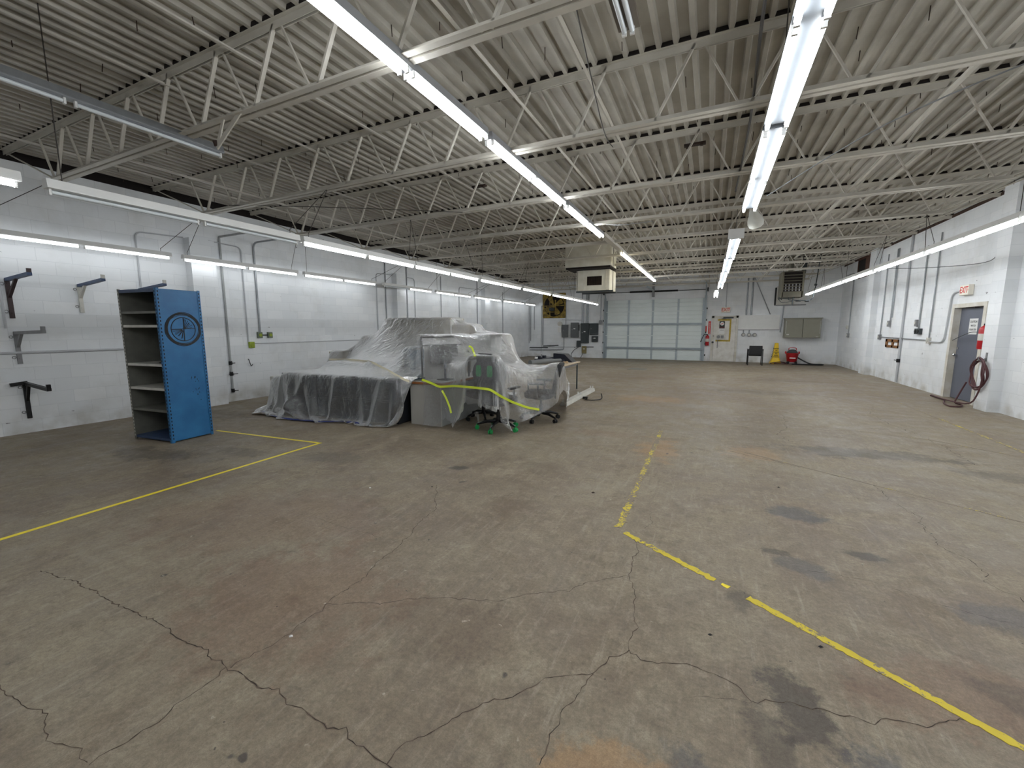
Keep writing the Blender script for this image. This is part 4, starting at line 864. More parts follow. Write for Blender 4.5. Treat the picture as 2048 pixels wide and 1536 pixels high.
m = MB(); textmesh('FIRE EXTINGUISHER', .06, frame((-.055, YB-.005, 1.63), (0, 0, -1), (1, 0, 0)), .002, mb=m, sx=.85); m.prism([(-.03, .03), (.03, .03), (0, -.03)], .002, 0, frame((-.055, YB-.004, 1.34), (1, 0, 0), (0, 0, 1))); obj('lettering', m, M_WHITE, t)
# white board, outlets, cabinet
m = MB(); m.bbox((1.13, YB-.03, 1.52), (2.82, YB, 2.19), .006); t = solo('board', m, M_WHITE, 'blank white board on the back wall right of the exit door', 'board')
m = MB(); m.box((1.13, YB-.035, 1.50), (2.82, YB, 1.525)); obj('ledge', m, M_GREYM, t)
for i, lb in enumerate(('left', 'middle', 'right')):
    xx_ = 1.40+.23*i; t = thing('outlet_box', 'round grey outlet below the white board, %s one of three' % lb, 'outlet', (xx_, YB, 1.2))
    m = MB(); m.cyl((xx_, YB, 1.28), (xx_, YB-.09, 1.28), .085, 16); obj('box', m, M_GREYM, t, True)
    m = MB(); m.cyl((xx_, YB-.09, 1.28), (xx_, YB-.1, 1.28), .055, 14); obj('socket', m, M_OFFW, t)
pipe('conduit', 'short conduit from the white board down to the left round outlet', [(1.40, YQ, 1.5), (1.40, YQ, 1.35)], .022, M_GALV, group=GBK, smooth=0)
pipe('conduit', 'short conduit from the white board down to the middle round outlet', [(1.63, YQ, 1.5), (1.63, YQ, 1.35)], .022, M_GALV, group=GBK, smooth=0)
pipe('conduit', 'thick conduit on the back wall above the white board, left', [(1.46, YQ, 3.95), (1.46, YQ, 2.19)], .03, M_GALV, group=GBK, smooth=0)
pipe('conduit', 'thicker conduit on the back wall above the white board, right', [(1.66, YQ, 3.95), (1.66, YQ, 2.19)], .036, M_GALV, group=GBK, smooth=0)
pipe('conduit', 'slanted pipe running down to the white board', [(1.70, YQ-.03, 3.9), (2.42, YQ-.03, 2.21)], .018, M_GALV, group=GBK, smooth=0)
pipe('conduit', 'conduit between the white board and the wall cabinet', [(2.93, YQ, 2.75), (2.86, YQ, 1.4)], .022, M_GALV, group=GBK, smooth=0)
M_CAB = mat('cabinet_greige', (138, 136, 122), .45, var=.06)
cb_ = thing('wall_cabinet', 'grey green wall cabinet with two doors on the back wall', 'cabinet', (3.6, YB, 1.16))
m = MB(); m.box((2.98, YB-.42, 1.16), (4.3, YB, 1.18)); m.box((2.98, YB-.42, 1.98), (4.3, YB, 2.0)); m.box((2.98, YB-.42, 1.18), (3.0, YB, 1.98)); m.box((4.28, YB-.42, 1.18), (4.3, YB, 1.98)); m.box((3.0, YB-.02, 1.18), (4.28, YB, 1.98)); m.box((2.94, YB-.44, 2.0), (4.34, YB, 2.03)); obj('body', m, M_CAB, cb_)
for x0, x1, px_ in ((3.0, 3.63, 3.1), (3.645, 4.28, 4.18)):
    m = MB(); m.bbox((x0, YB-.435, 1.185), (x1, YB-.41, 1.975), .004); dd = obj('door', m, M_CAB, cb_); m = MB(); m.box((px_-.05, YB-.439, 1.28 if px_ < 3.5 else 1.2), (px_+.05, YB-.435, 1.33 if px_ < 3.5 else 1.225)); obj('sticker', m, M_OFFW, dd)
    m = MB(); m.box((x0+.01 if px_ < 3.5 else x1-.02, YB-.445, 1.35), (x0+.02 if px_ < 3.5 else x1-.01, YB-.435, 1.9)); obj('pull', m, M_WHITE, dd)
# sign leaning behind the unit heater: a wide white panel with a lettered flap
t = thing('wall_sign', 'white panel with sideways black lettering on the back wall behind the heater', 'sign', (3.0, YB, 2.72))
a0, a1, b0, b1 = [BW(1548, 610), BW(1588, 609), BW(1551, 580), BW(1560, 578)]
m = MB(); m.box((a0.x+.05, YB-.05, a0.z), (a0.x+.75, YB, b0.z+.15)); obj('panel', m, M_OFFW, t)
m = MB(); m.box((a0.x+.75, YB-.05, a0.z), (a0.x+1.2, YB, a0.z+.42)); obj('panel', m, M_WHITE, t)
m = MB(); m.box((a0.x, YB-.06, a0.z), (a0.x+.06, YB, b0.z+.1)); obj('edge', m, M_BLACK, t)
m = MB(); m.box((a0.x+.8, YB-.054, a0.z+.13), (a0.x+1.0, YB-.05, a0.z+.2)); obj('black_mark', m, M_BLACK, t)
m = MB(); m.box((a0.x, YB-.07, a0.z-.04), (a0.x+1.2, YB, a0.z)); obj('ledge', m, M_GREYM, t)
m = MB(); textmesh('ZMOB', .2, frame((a0.x+.22, YB-.051, a0.z+.48), (0, 0, 1), (-1, 0, 0)), .002, mb=m, bold=.004, sx=.95); obj('lettering', m, M_LETTER, t)

# ---------------------------------------------------------------- things on the floor by the back wall
def loft(loops, m=None, mi=0, cap=True):
    m = m or MB(); base = len(m.v); n = len(loops[0])
    for l_ in loops: m.v += [tuple(p) for p in l_]
    for i in range(len(loops)-1):
        for j in range(n): m.f.append((base+i*n+j, base+i*n+(j+1) % n, base+(i+1)*n+(j+1) % n, base+(i+1)*n+j)); m.mi.append(mi)
    if cap: m.f.append(tuple(base+j for j in reversed(range(n)))); m.f.append(tuple(base+(len(loops)-1)*n+j for j in range(n))); m.mi += [mi, mi]
    return m
def rrect(w, d, r=.3, n=20):
    o = []
    for j in range(n):
        a = 2*pi*j/n; c, s_ = cos(a), sin(a); e = 2/ (2+6*(1-r)); o.append((math.copysign(abs(c)**e, c)*w/2, math.copysign(abs(s_)**e, s_)*d/2))
    return o
# visitor chair
f0, f1 = FL(1497, 730.5), FL(1522, 731.5)
vc = thing('visitor_chair', 'black armchair with four legs standing before the back wall', 'chair', ((f0.x+f1.x)/2, f0.y+.25, 0))
ox, oy = (f0.x+f1.x)/2, f0.y+.25
for sx in (-1, 1):
    for sy in (-1, 1): m = MB(); m.tube([(ox+sx*.27, oy+sy*.24, 0), (ox+sx*.27, oy+sy*.24, .66)], .018, 8); obj('leg', m, M_BLACK, vc)
    m = MB(); m.bbox((ox+sx*.27-.03, oy-.28, .66), (ox+sx*.27+.03, oy+.26, .69), .01); obj('armrest', m, M_BLACK, vc)
m = MB(); m.bbox((ox-.25, oy-.25, .40), (ox+.25, oy+.25, .48), .03); obj('seat', m, M_BLACK, vc)
m = MB(); loft([[(ox+x_, oy-.24+.03*z_+y_, .46+z_) for x_, y_ in rrect(.5-.04*abs(z_-.2), .06)] for z_ in (0, .05, .2, .33, .38)], m); obj('backrest', m, M_BLACK, vc, True)
# caution cone
cxn = FL(1548, 726); cxn.y = 22.06; M_CONE = mat('cone_yellow', (236, 196, 20), .4, var=.06)
cn = thing('caution_cone', 'tall yellow four sided wet floor cone by the back wall', 'safety cone', (cxn.x, cxn.y, 0))
m = MB(); prof = [(.24, 0), (.24, .03), (.22, .06), (.17, .2), (.15, .25), (.10, .62), (.075, .9), (.07, .93), (.03, .935)]
loft([[(cxn.x+x_*2*r_*.95, cxn.y+y_*2*r_*.95, z_) for x_, y_ in rrect(1, 1, .35, 24)] for r_, z_ in prof], m); obj('cone_body', m, M_CONE, cn, True)
m = MB()
for kk, (tx, zz) in enumerate((('CAUTION', .68), ('WET', .60), ('CUIDADO', .52), ('PISO', .45), ('MOJADO', .38), ('ATTENTION', .31))):
    rr_ = .155-(zz-.25)*.15
    for fx, fy in ((0, -1), (-1, 0)): textmesh(tx, .055, frame((cxn.x+fx*(rr_+.006), cxn.y+fy*(rr_+.006), zz), (-fy, fx, 0), (0, 0, 1)), .004, mb=m, bold=.002, sx=.75)
obj('lettering', m, M_LETTER, cn)
# shop vacuum
vx = FL(1580, 727); vx.y = 22.02; sv = thing('shop_vacuum', 'red drum shop vacuum with black lid and hose by the back wall', 'vacuum', (vx.x, vx.y, 0))
m = MB(); m.lathe([(.17, .1), (.19, .12), (.24, .44), (.255, .46), (.255, .49), (.2, .5)], (vx.x, vx.y, 0), 28); obj('drum', m, M_RED, sv, True)
m = MB(); m.lathe([(.2, .49), (.21, .52), (.16, .6), (.1, .64), (.03, .65)], (vx.x, vx.y, 0), 24); obj('motor_lid', m, M_PANELD, sv, True)
m = MB(); m.tube(catmull([(vx.x-.13, vx.y, .6), (vx.x-.12, vx.y, .71), (vx.x+.12, vx.y, .71), (vx.x+.13, vx.y, .6)], 6), .016, 8); obj('handle', m, M_RED, sv)
for a in (.6, 2.2, 3.9, 5.4):
    m = MB(); m.cyl((vx.x+.22*cos(a), vx.y+.22*sin(a)-.02, .05), (vx.x+.22*cos(a), vx.y+.22*sin(a)+.02, .05), .05, 12); m.box((vx.x+.2*cos(a)-.04, vx.y+.2*sin(a)-.04, .08), (vx.x+.2*cos(a)+.04, vx.y+.2*sin(a)+.04, .13)); obj('caster', m, M_BLACK, sv)
for s_ in (-1, 1): m = MB(); m.box((vx.x+s_*.25-.03, vx.y-.02, .46), (vx.x+s_*.25+.03, vx.y+.02, .56)); obj('latch', m, M_RED, sv)
m = MB(); m.box((vx.x-.12, vx.y-.235, .26), (vx.x+.1, vx.y-.21, .30)); obj('decal', m, M_WHITE, sv)
m = MB(); m.tube(catmull([(vx.x+.2, vx.y-.05, .3), (vx.x+.42, vx.y-.15, .16), (vx.x+.7, vx.y-.2, .04), (vx.x+1.1, vx.y-.1, .03), (vx.x+1.0, vx.y-.4, .03), (vx.x+.4, vx.y-.45, .03), (vx.x-.05, vx.y-.42, .03)], 8), .028, 8); obj('hose', m, M_BLACK, sv, True)
m = MB(); c0 = FL(1552, 727.5); m.tube(catmull([(c0.x-.25, c0.y-.1, .02), (c0.x-.1, c0.y-.2, .06), (c0.x+.15, c0.y-.15, .1), (c0.x+.35, c0.y-.05, .05), (c0.x+.1, c0.y+.1, .08), (c0.x-.15, c0.y, .03), (c0.x+.05, c0.y-.22, .03), (c0.x+.4, c0.y-.2, .02)], 6), .02, 7); solo('hose', m, M_HOSE, 'dark maroon hose heaped between the yellow cone and the vacuum', 'hose', smooth=True)

# ================================================================ hung from the roof
M_HV = mat('hvac_cream', (216, 214, 204), .5, var=.12, scale=4, rgb2=(200, 196, 182))
hv = thing('hanging_cabinet', 'cream air handling cabinet hung from the roof, black grille in front', 'air handler', (-3.6, 13.6, 2.8))
m = MB(); m.bbox((-4.02, 13.4, 2.80), (-2.95, 14.35, 3.44), .012); obj('lower_cabinet', m, M_HV, hv)
m = MB(); m.box((-3.80, 13.385, 2.80), (-3.78, 13.4, 3.44)); m.box((-3.08, 13.385, 2.80), (-3.06, 13.4, 3.44)); m.box((-3.78, 13.39, 2.80), (-3.08, 13.4, 2.83)); obj('seam', m, M_HV, hv)
m = MB(); m.box((-3.70, 13.375, 2.93), (-3.16, 13.4, 2.96)); m.box((-3.70, 13.375, 3.24), (-3.16, 13.4, 3.27)); m.box((-3.70, 13.375, 2.96), (-3.67, 13.4, 3.24)); m.box((-3.19, 13.375, 2.96), (-3.16, 13.4, 3.24)); gf = obj('grille_frame', m, M_HV, hv)
m = MB(); m.box((-3.67, 13.392, 2.96), (-3.19, 13.398, 3.24), 0)
for i in range(16): m.box((-3.66+i*.03, 13.378, 2.96), (-3.652+i*.03, 13.392, 3.24), 1)
obj('grille', m, [M_DARK, M_RUST], gf)
m = MB(); m.box((-4.28, 13.0, 3.50), (-2.86, 13.9, 4.19)); obj('upper_plenum', m, M_HV, hv)
m = MB(); m.box((-4.26, 13.01, 3.445), (-2.86, 13.9, 3.50)); obj('black_deck', m, M_DARK, hv)
m = MB(); m.box((-2.86, 13.02, 3.5), (-2.83, 13.2, 4.16)); m.box((-2.952, 13.9, 2.9), (-2.94, 13.96, 3.4)); obj('edge_trim', m, M_HV, hv)
for x_, y_ in ((-3.95, 13.3), (-2.82, 13.25)): m = MB(); m.cyl((x_, y_, 2.78), (x_, y_, 4.2), .008, 6); obj('hanger_rod', m, M_CHAIN, hv)
m = MB(); m.bar((-4.05, 13.5, 2.775), (-2.85, 13.5, 2.775), .05, .05); m.bar((-4.05, 14.2, 2.775), (-2.9, 14.2, 2.775), .05, .05); obj('support_angle', m, M_PANELD, hv)
# unit heater with its flue
M_HT = mat('heater_olive', (98, 94, 80), .5, var=.2, scale=6); hy = 18.2
ht = thing('unit_heater', 'dark olive gas unit heater hung near the far right corner', 'heater', (2.58, hy, 2.72))
hx0, hx1, hz0, hz1 = 2.28, 2.9, 2.72, 3.62
m = MB(); m.box((hx0-.03, hy+.02, hz0-.02), (hx1+.03, hy+.8, hz1)); obj('casing', m, M_HT, ht)
m = MB(); m.box((hx0, hy, hz0+.1), (hx1, hy+.02, hz1-.02)); obj('mouth', m, M_DARK, ht)
m = MB(); m.box((hx0-.03, hy-.03, hz0-.02), (hx0+.03, hy+.02, hz1)); m.box((hx1-.03, hy-.03, hz0-.02), (hx1+.03, hy+.02, hz1)); m.box((hx0, hy-.03, hz0-.02), (hx1, hy+.02, hz0+.18)); m.box((hx0, hy-.03, hz1-.03), (hx1, hy+.02, hz1)); obj('surround', m, M_HT, ht)
for i in range(6): m = MB(); m.bar((hx0+.03, hy-.02, hz0+.26+i*.1), (hx1-.03, hy-.02, hz0+.26+i*.1), .05, .008, 0, (0, .4, 1)); obj('louvre', m, M_HT, ht)
for i in range(5): m = MB(); m.box((hx0+.08+i*.105, hy-.004, hz0+.2), (hx0+.12+i*.105, hy+.002, hz0+.45)); obj('burner_tube', m, M_GREYM, ht)
m = MB(); m.cyl((2.56, hy+.45, hz1), (2.56, hy+.45, ZD), .085, 16); obj('flue', m, mat('flue_grey', (120, 116, 102), .5, metal=.3, var=.25), ht, True)
for x_ in (2.3, 2.88):
    m = MB(); m.cyl((x_, hy+.2, hz1-.02), (x_, hy+.2, ZD), .01, 6); obj('hanger_rod', m, M_CHAIN, ht)
m = MB(); m.tube(run([(2.5, hy+.1, hz0), (2.5, hy+.05, hz0-.12), (2.86, hy+.05, hz0-.14), (3.1, hy+.05, hz0-.16), (3.22, hy+.05, hz0-.1), (3.28, hy+.05, 3.0), (3.36, hy+.05, ZD-.05)], .06), .018, 8); m.cyl((3.0, hy+.05, hz0-.16), (3.12, hy+.05, hz0-.16), .035, 10); m.cyl((3.275, hy+.05, 3.08), (3.29, hy+.05, 3.14), .045, 10); m.tube([(2.64, hy+.05, hz0-.02), (2.62, hy+.05, hz0-.3)], .02, 8); obj('gas_pipe', m, M_PANELD, ht, True)
m = MB(); m.tube(catmull([(2.2, hy+.1, hz0), (2.3, hy, hz0-.06), (2.55, hy, hz0-.08), (2.68, hy+.03, hz0-.04)], 5), .012, 6); m.tube(catmull([(2.2, hy+.1, hz0), (2.26, hy, hz0-.18), (2.4, hy, hz0-.2), (2.6, hy, hz0-.17)], 5), .012, 6); obj('wire', m, M_PANELD, ht)
m = MB(); m.cyl((3.08, 19.6, 3.3), (3.14, 19.6, ZD), .075, 14); solo('flue_pipe', m, M_PANELD, 'second dark flue pipe right of the unit heater under the deck', 'pipe', smooth=True)
# pear shaped lamp
m = MB(); la = at(1505, 417, 1, 8.3); lx, ly = la.x, la.y; mxl = Matrix.Translation((lx, ly, la.z)) @ Matrix.Rotation(radians(-16), 4, 'Y') @ Matrix.Rotation(radians(12), 4, 'X')
fl = thing('flood_lamp', 'unlit white pear shaped lamp hung right of the bright double row', 'lamp', (lx, ly, la.z-.33))
m.lathe([(.06, -.33), (.105, -.30), (.125, -.24), (.11, -.17), (.07, -.08), (.055, -.03)], (0, 0, 0), 20, 0, mxl); obj('bulb', m, mat('lamp_white', (214, 214, 206), .5, var=.06), fl, True)
m = MB(); m.lathe([(.05, -.04), (.05, .06), (.03, .1)], (0, 0, 0), 16, 0, mxl); obj('socket', m, M_OFFW, fl, True)
m = MB(); m.tube([mxl @ Vector((0, 0, .08)), (lx-.02, 8.21, ZB+.0)], .02, 6); obj('stem', m, M_OFFW, fl)
# loose bent pieces hanging from the nearest joist
Q = lambda x, y: at(x/2.926, y/2.926, 1, 2.66)
t = thing('loose_brace', 'pair of loose pale steel pieces hanging in a V below the nearest joist', 'steel piece', Q(1275, 860))
m = MB(); m.bar(Q(1415, 640), Q(1270, 865), .045, .012, 0, (0, 1, 0)); obj('long_piece', m, M_STEEL, t)
m = MB(); m.bar(Q(1312, 670), Q(1276, 845), .035, .012, 0, (0, 1, 0)); obj('short_piece', m, M_STEEL, t)
m = MB(); m.cyl(Q(1268, 825)+Vector((0, -.02, 0)), Q(1268, 855), .02, 8); obj('clip', m, M_RUST, t)
# wires under the roof
def wire(pts, label, r=.005, mm=None, name='wire'): m = MB(); m.tube(catmull(pts, 6), r, 5); solo(name, m, mm or M_CHAIN, label, 'wire', 'wires under the roof', smooth=True)
wire([(-7.2, 4.45, 3.6), (-5.5, 5.0, 3.5), (-3.9, 6.3, 3.55)], 'thin wire slung between joists over the covered heap')
wire([(.55, 6.36, 3.25), (1.4, 5.3, 3.5), (2.4, 4.6, 3.62), (3.4, 4.5, 3.75)], 'pale wire rising right from the bright double lamp row', .007, M_GALV)
wire([(.25, 1.2, 3.7), (.2, 3.2, 3.68), (.24, 5.0, 3.62), (.22, 7.2, 3.58)], 'dark cable strung along the left of the double lamp row', .012, M_CHAIN)
wire([(-.86, 2.7, 3.6), (-.98, 4.0, 3.4), (-1.15, 5.2, 3.7)], 'thin wire hanging slack left of the double lamp row')
wire([(-1.9, 8.2, 3.55), (-1.5, 7.8, 3.42), (-1.0, 7.9, 3.45)], 'pale wire end sticking out right of the middle lamp row', .006, M_GALV)
for (p, lb) in (((960, 370), 'dark scrap of tar paper caught on a web member left of the middle row'), ((1393, 285), 'dark scrap of tar paper caught under the deck at the top right')):
    a = at(*p, 2, ZD-.03); m = MB(); m.box((a.x-.16, a.y-.03, a.z-.03), (a.x+.12, a.y+.05, a.z-.005)); m.box((a.x-.13, a.y-.03, a.z-.06), (a.x-.08, a.y+.02, a.z-.03)); m.box((a.x+.05, a.y-.03, a.z-.05), (a.x+.09, a.y+.02, a.z-.03)); solo('scrap', m, M_RUST, lb, 'scrap')

# ================================================================ tape and paint lines on the floor
def line(pts, w, mm, label, seed=0, gaps=0.0, jag=.0, step=.05, group='floor lines', z=.0022):
    r = np.random.default_rng(seed); m = MB(); P = [Vector((p[0], p[1], 0)) for p in pts]
    for a, b in zip(P[:-1], P[1:]):
        n = max(1, int((b-a).length/step)); d = (b-a)/n; nn = Vector((-d.y, d.x, 0)).normalized(); e0 = None; g = False
        for i in range(n):
            if gaps and r.random() < gaps: e0 = None; continue
            p, q = a+d*i, a+d*(i+1)
            if e0 is None: e0 = (1+jag*r.normal(), 1+jag*r.normal())
            e1 = (1+jag*r.normal(), 1+jag*r.normal()); vs = []
            for (pp_, e) in ((p, e0), (q, e1)): vs += [pp_+nn*w/2*max(.1, e[0]), pp_-nn*w/2*max(.1, e[1])]
            vs = [Vector((v.x, v.y, z)) for v in (vs[0], vs[1], vs[3], vs[2])]+[Vector((v.x, v.y, .0002)) for v in (vs[0], vs[1], vs[3], vs[2])]
            m.add(vs, [(0, 1, 2, 3), (4, 7, 6, 5), (0, 4, 5, 1), (1, 5, 6, 2), (2, 6, 7, 3), (3, 7, 4, 0)]); e0 = e1
    return solo('floor_tape', m, mm, label, 'tape line', group)
line([(-4.83, .0), (-4.905, 4.03)], .045, M_YTAPE, 'clean yellow tape line on the floor running toward the viewer at left')
line([(-4.9, 4.01), (-7.02, 3.835)], .04, M_YTAPE, 'clean yellow tape line on the floor from the corner to the blue shelf unit')
line([(-.585, 3.25), (-.615, 6.8)], .055, M_YWORN, 'worn yellow tape strip in the middle of the floor pointing to the far door', 3, 0, .25, .03)
line([(-.525, 3.185), (-.30, 3.04), (.113, 2.79)], .045, M_YMID, 'ragged yellow tape strip slanting right from the worn middle strip', 4, 0, .25, .02)
line([(.15, 2.765), (.19, 2.74)], .03, M_YTAPE, 'small torn yellow scrap between two slanting tape strips', 5, 0, .3, .02)
line([(.29, 2.68), (1.28, 2.03), (2.4, 1.28)], .045, M_YMID, 'long yellow tape strip slanting to the lower right corner', 6, 0, .16, .02)
a = [FL(1880, 838), FL(2048, 905)]; line([a[0], a[1], a[1]+(a[1]-a[0])], .05, M_YWORN, 'faded yellow line near the right wall running toward the viewer', 7, 0, .2)
a = [FL(1625, 735.5), FL(1880, 838)]; line(a, .05, M_YFADE, 'long faded yellow line along the right side to the far corner', 8, 0, .3, .12)
a = [FL(1720, 862), FL(1860, 880), FL(2048, 915)]; line(a, .035, M_YFADE, 'thin faded yellow line crossing the floor at far right', 9, 0, .3)
a = [FL(1740, 968), FL(2048, 1045)]; line([a[0], a[1], a[1]+(a[1]-a[0])*.5], .03, M_YFADE, 'thin faded yellow line crossing the right foreground', 10, 0, .3)
a = [FL(1490, 905), FL(1740, 968)]; line(a, .025, M_YFADE, 'broken remains of a yellow line right of the middle strip', 11, 0, .3)
# strip fixture lying on the floor
fx = thing('strip_light', 'white strip light lying on the floor right of the covered heap', 'light fixture', (-2.69, 9.3, 0), group='unlit strip lights')
m = MB(); m.prism([(-.08, 0), (.08, 0), (.08, .012), (.06, .08), (-.06, .08), (-.08, .012)], 2.3, 0, frame((-2.68, 10.48, .0), (1, 0, 0), (0, 0, 1))); obj('housing', m, M_OFFW, fx)
for y_ in (8.22, 9.3, 10.42):
    for s_ in (-.03, .03): m = MB(); m.box((-2.68+s_-.012, y_, .08), (-2.68+s_+.012, y_+.02, .135)); obj('tube_holder', m, M_WHITE, fx)
c = FL(1181, 800); m = MB(); m.tube(catmull([(c.x-.15, c.y+.1, .02), (c.x-.08, c.y-.1, .02), (c.x+.1, c.y-.1, .02), (c.x+.22, c.y+.12, .03), (c.x+.2, c.y+.16, .14)], 6), .012, 6); m.box((c.x-.2, c.y+.06, .004), (c.x-.1, c.y+.14, .05)); solo('cable_scrap', m, M_BLACK, 'small black bent cable scrap on the floor right of the lying fixture', 'cable', smooth=True)
m = MB(); a = FL(1275, 738); m.box((a.x-.35, a.y-.3, 0), (a.x+.35, a.y+.3, .006)); solo('floor_plate', m, M_SHELF, 'flat square steel plate set in the floor before the roll up door', 'floor plate')
for i, (p, mm, lb) in enumerate((((740, 976), M_WHITE, 'white plastic scrap on the floor left of centre'), ((864, 974), M_BLACK, 'small black pebble on the floor left of centre'), ((1557, 975), M_BLACK, 'black leaf shaped scrap on the floor right of centre'), ((1186, 986), M_RUST, 'brown leaf scrap on the floor left of the middle strip'), ((1641, 1294), M_BLACK, 'small black lump beside the long slanting tape'), ((581, 1273), M_WHITE, 'white chip on the floor in the left foreground'), ((1420, 1270), M_BLACK, 'small dark crumb in the middle foreground'))):
    a = FL(*p); s_ = .012 if mm != M_RUST else .018; m = MB(); m.add([(a.x-s_, a.y, .001), (a.x, a.y-s_*.7, .001), (a.x+s_*1.2, a.y+s_*.3, .001), (a.x, a.y+s_, .001), (a.x, a.y, s_*.8)], [(0, 1, 4), (1, 2, 4), (2, 3, 4), (3, 0, 4), (3, 2, 1, 0)]); solo('debris', m, mm, lb, 'debris', 'bits of litter on the floor')

# ================================================================ the plastic covered heap
M_FILE = mat('file_charcoal', (40, 42, 47), .45, var=.12); M_BEIGE = mat('cabinet_beige', (172, 164, 148), .5, var=.08)
M_LAM = mat('laminate_grey', (178, 176, 170), .5, var=.04); M_EDGE = mat('wood_edge', (158, 104, 62), .45, var=.2, scale=12)
M_BLUEG = mat('partition_bluegrey', (112, 130, 146), .7, var=.08); M_CARD = mat('carton_grey', (184, 184, 178), .7, var=.08)
M_GREEN = mat('caster_green', (34, 158, 84), .4, var=.1); M_SEATD = mat('seat_black', (26, 27, 30), .55, var=.2); M_BEIGET = mat('table_beige', (206, 186, 158), .4, var=.05)
GF = 'charcoal lateral files under the plastic'
def lateral_file(x, y, rz, label, w=.885, d=.5, h=.78):
    t = thing('filing_cabinet', label, 'filing cabinet', (x, y, 0), rz, GF)
    m = MB(); m.bbox((0, .02, .02), (w, d, h), .006); m.box((.02, .04, 0), (w-.02, d-.02, .02)); obj('body', m, M_FILE, t, local=True)
    for zz0, zz1 in ((.05, .40), (.41, .75)):
        m = MB(); m.bbox((.012, 0, zz0), (w-.012, .03, zz1), .006); dr = obj('drawer', m, M_FILE, t, local=True)
        m = MB(); m.box((.06, -.012, zz1-.05), (w-.06, .002, zz1-.03)); obj('pull', m, M_FILE, dr, local=True)
    return t
frz = math.atan2(.15, 2.68)
for i, lb in enumerate(('left', 'middle', 'right')): lateral_file(-7.30+.89*i, 5.20+.05*i, frz, 'low charcoal file cabinet under plastic at the heap front, %s one of three' % lb)
def carton(lo, hi, mm, label, name='carton', cat='box', doors=0, r=.01):
    t = thing(name, label, cat, ((lo[0]+hi[0])/2, (lo[1]+hi[1])/2, lo[2]))
    m = MB(); m.bbox(lo, hi, r); obj('body', m, mm, t)
    if doors:
        w_ = (hi[0]-lo[0])/doors
        for i in range(doors):
            m = MB(); m.bbox((lo[0]+i*w_+.008, lo[1]-.018, lo[2]+.06), (lo[0]+(i+1)*w_-.008, lo[1]+.002, hi[2]-.03), .004); dd = obj('door', m, mm, t)
            m = MB(); m.box((lo[0]+(i+.82)*w_, lo[1]-.035, (lo[2]+hi[2])/2-.06), (lo[0]+(i+.82)*w_+.02, lo[1]-.018, (lo[2]+hi[2])/2+.06)); obj('handle', m, M_GREYM, dd)
    else:
        m = MB(); m.box((lo[0]-.001, (lo[1]+hi[1])/2-.03, hi[2]-.15), (hi[0]+.001, (lo[1]+hi[1])/2+.03, hi[2]+.001)); obj('flap_tape', m, M_OFFW, t)
    return t
carton((-7.95, 5.42, 0), (-7.40, 6.3, .66), M_CARD, 'low pale carton under plastic at the left end of the heap')
carton((-7.3, 6.25, 0), (-6.2, 7.0, .90), M_BEIGE, 'beige low cabinet under plastic behind the left file cabinets', 'storage_cabinet', 'cabinet', 2)
carton((-6.15, 6.2, 0), (-5.25, 6.95, .94), M_BEIGE, 'beige low cabinet under plastic behind the middle file cabinets', 'storage_cabinet', 'cabinet', 2)
carton((-8.3, 7.2, 0), (-7.85, 7.65, 1.06), M_BEIGE, 'narrow beige carton making the small left peak of the heap')
carton((-7.02, 7.75, 0), (-6.12, 8.3, 1.82), M_BEIGE, 'tall beige cabinet under plastic at the top of the heap, left one', 'storage_cabinet', 'cabinet', 2)
carton((-6.10, 7.75, 0), (-5.15, 8.3, 1.83), M_BEIGE, 'tall beige cabinet under plastic at the top of the heap, right one', 'storage_cabinet', 'cabinet', 2)
carton((-5.12, 7.75, 0), (-4.66, 8.3, 1.68), M_BEIGE, 'beige cabinet a little lower, under plastic right of the tall pair', 'storage_cabinet', 'cabinet', 1)
carton((-4.64, 7.75, 0), (-4.28, 8.3, 1.50), M_BEIGE, 'rightmost and lowest of the beige cabinets at the back of the heap', 'storage_cabinet', 'cabinet', 1)
carton((-7.62, 7.6, 0), (-7.06, 8.2, 1.42), M_BEIGE, 'beige cabinet a little lower, under plastic left of the tall pair', 'storage_cabinet', 'cabinet', 1)
carton((-5.18, 6.2, 0), (-4.64, 6.7, 1.25), M_BLUEG, 'blue grey cabinet under plastic left of the desk', 'storage_cabinet', 'cabinet', 1)
carton((-4.06, 6.75, 0), (-3.62, 7.15, 1.47), M_CARD, 'tall pale grey carton under plastic behind the gaming chair', r=.02)
# desk with end panel and screen frame
dk_ = thing('desk', 'grey laminate desk with wood edge at the front right of the heap', 'desk', (-4.2, 6.3, 0))
m = MB(); m.bbox((-4.56, 5.52, .69), (-3.86, 7.2, .725), .004); obj('desktop', m, M_LAM, dk_)
m = MB(); m.box((-4.565, 5.51, .69), (-3.855, 5.522, .726)); m.box((-3.862, 5.522, .69), (-3.85, 7.2, .726)); obj('wood_edge', m, M_EDGE, dk_)
m = MB(); m.box((-4.52, 5.54, 0), (-3.91, 5.57, .69)); obj('end_panel', m, M_LAM, dk_)
m = MB(); m.box((-3.94, 5.57, .0), (-3.91, 7.15, .69)); obj('side_panel', m, mat('laminate_mid', (150, 152, 150), .5, var=.04), dk_)
m = MB(); m.box((-4.52, 7.12, 0), (-3.94, 7.15, .69)); obj('end_panel', m, M_LAM, dk_)
sf = thing('screen_frame', 'black framed desk screen standing on the grey desk under plastic', 'screen', (-4.15, 6.05, .725))
m = MB()
for a, b in (((-4.32, 5.62, .725), (-4.32, 5.62, 1.47)), ((-3.98, 6.55, .725), (-3.98, 6.55, 1.47)), ((-4.32, 5.62, 1.46), (-3.98, 6.55, 1.46)), ((-4.32, 5.62, 1.32), (-3.98, 6.55, 1.32))): m.tube([a, b], .016, 8)
obj('frame', m, M_BLACK, sf)
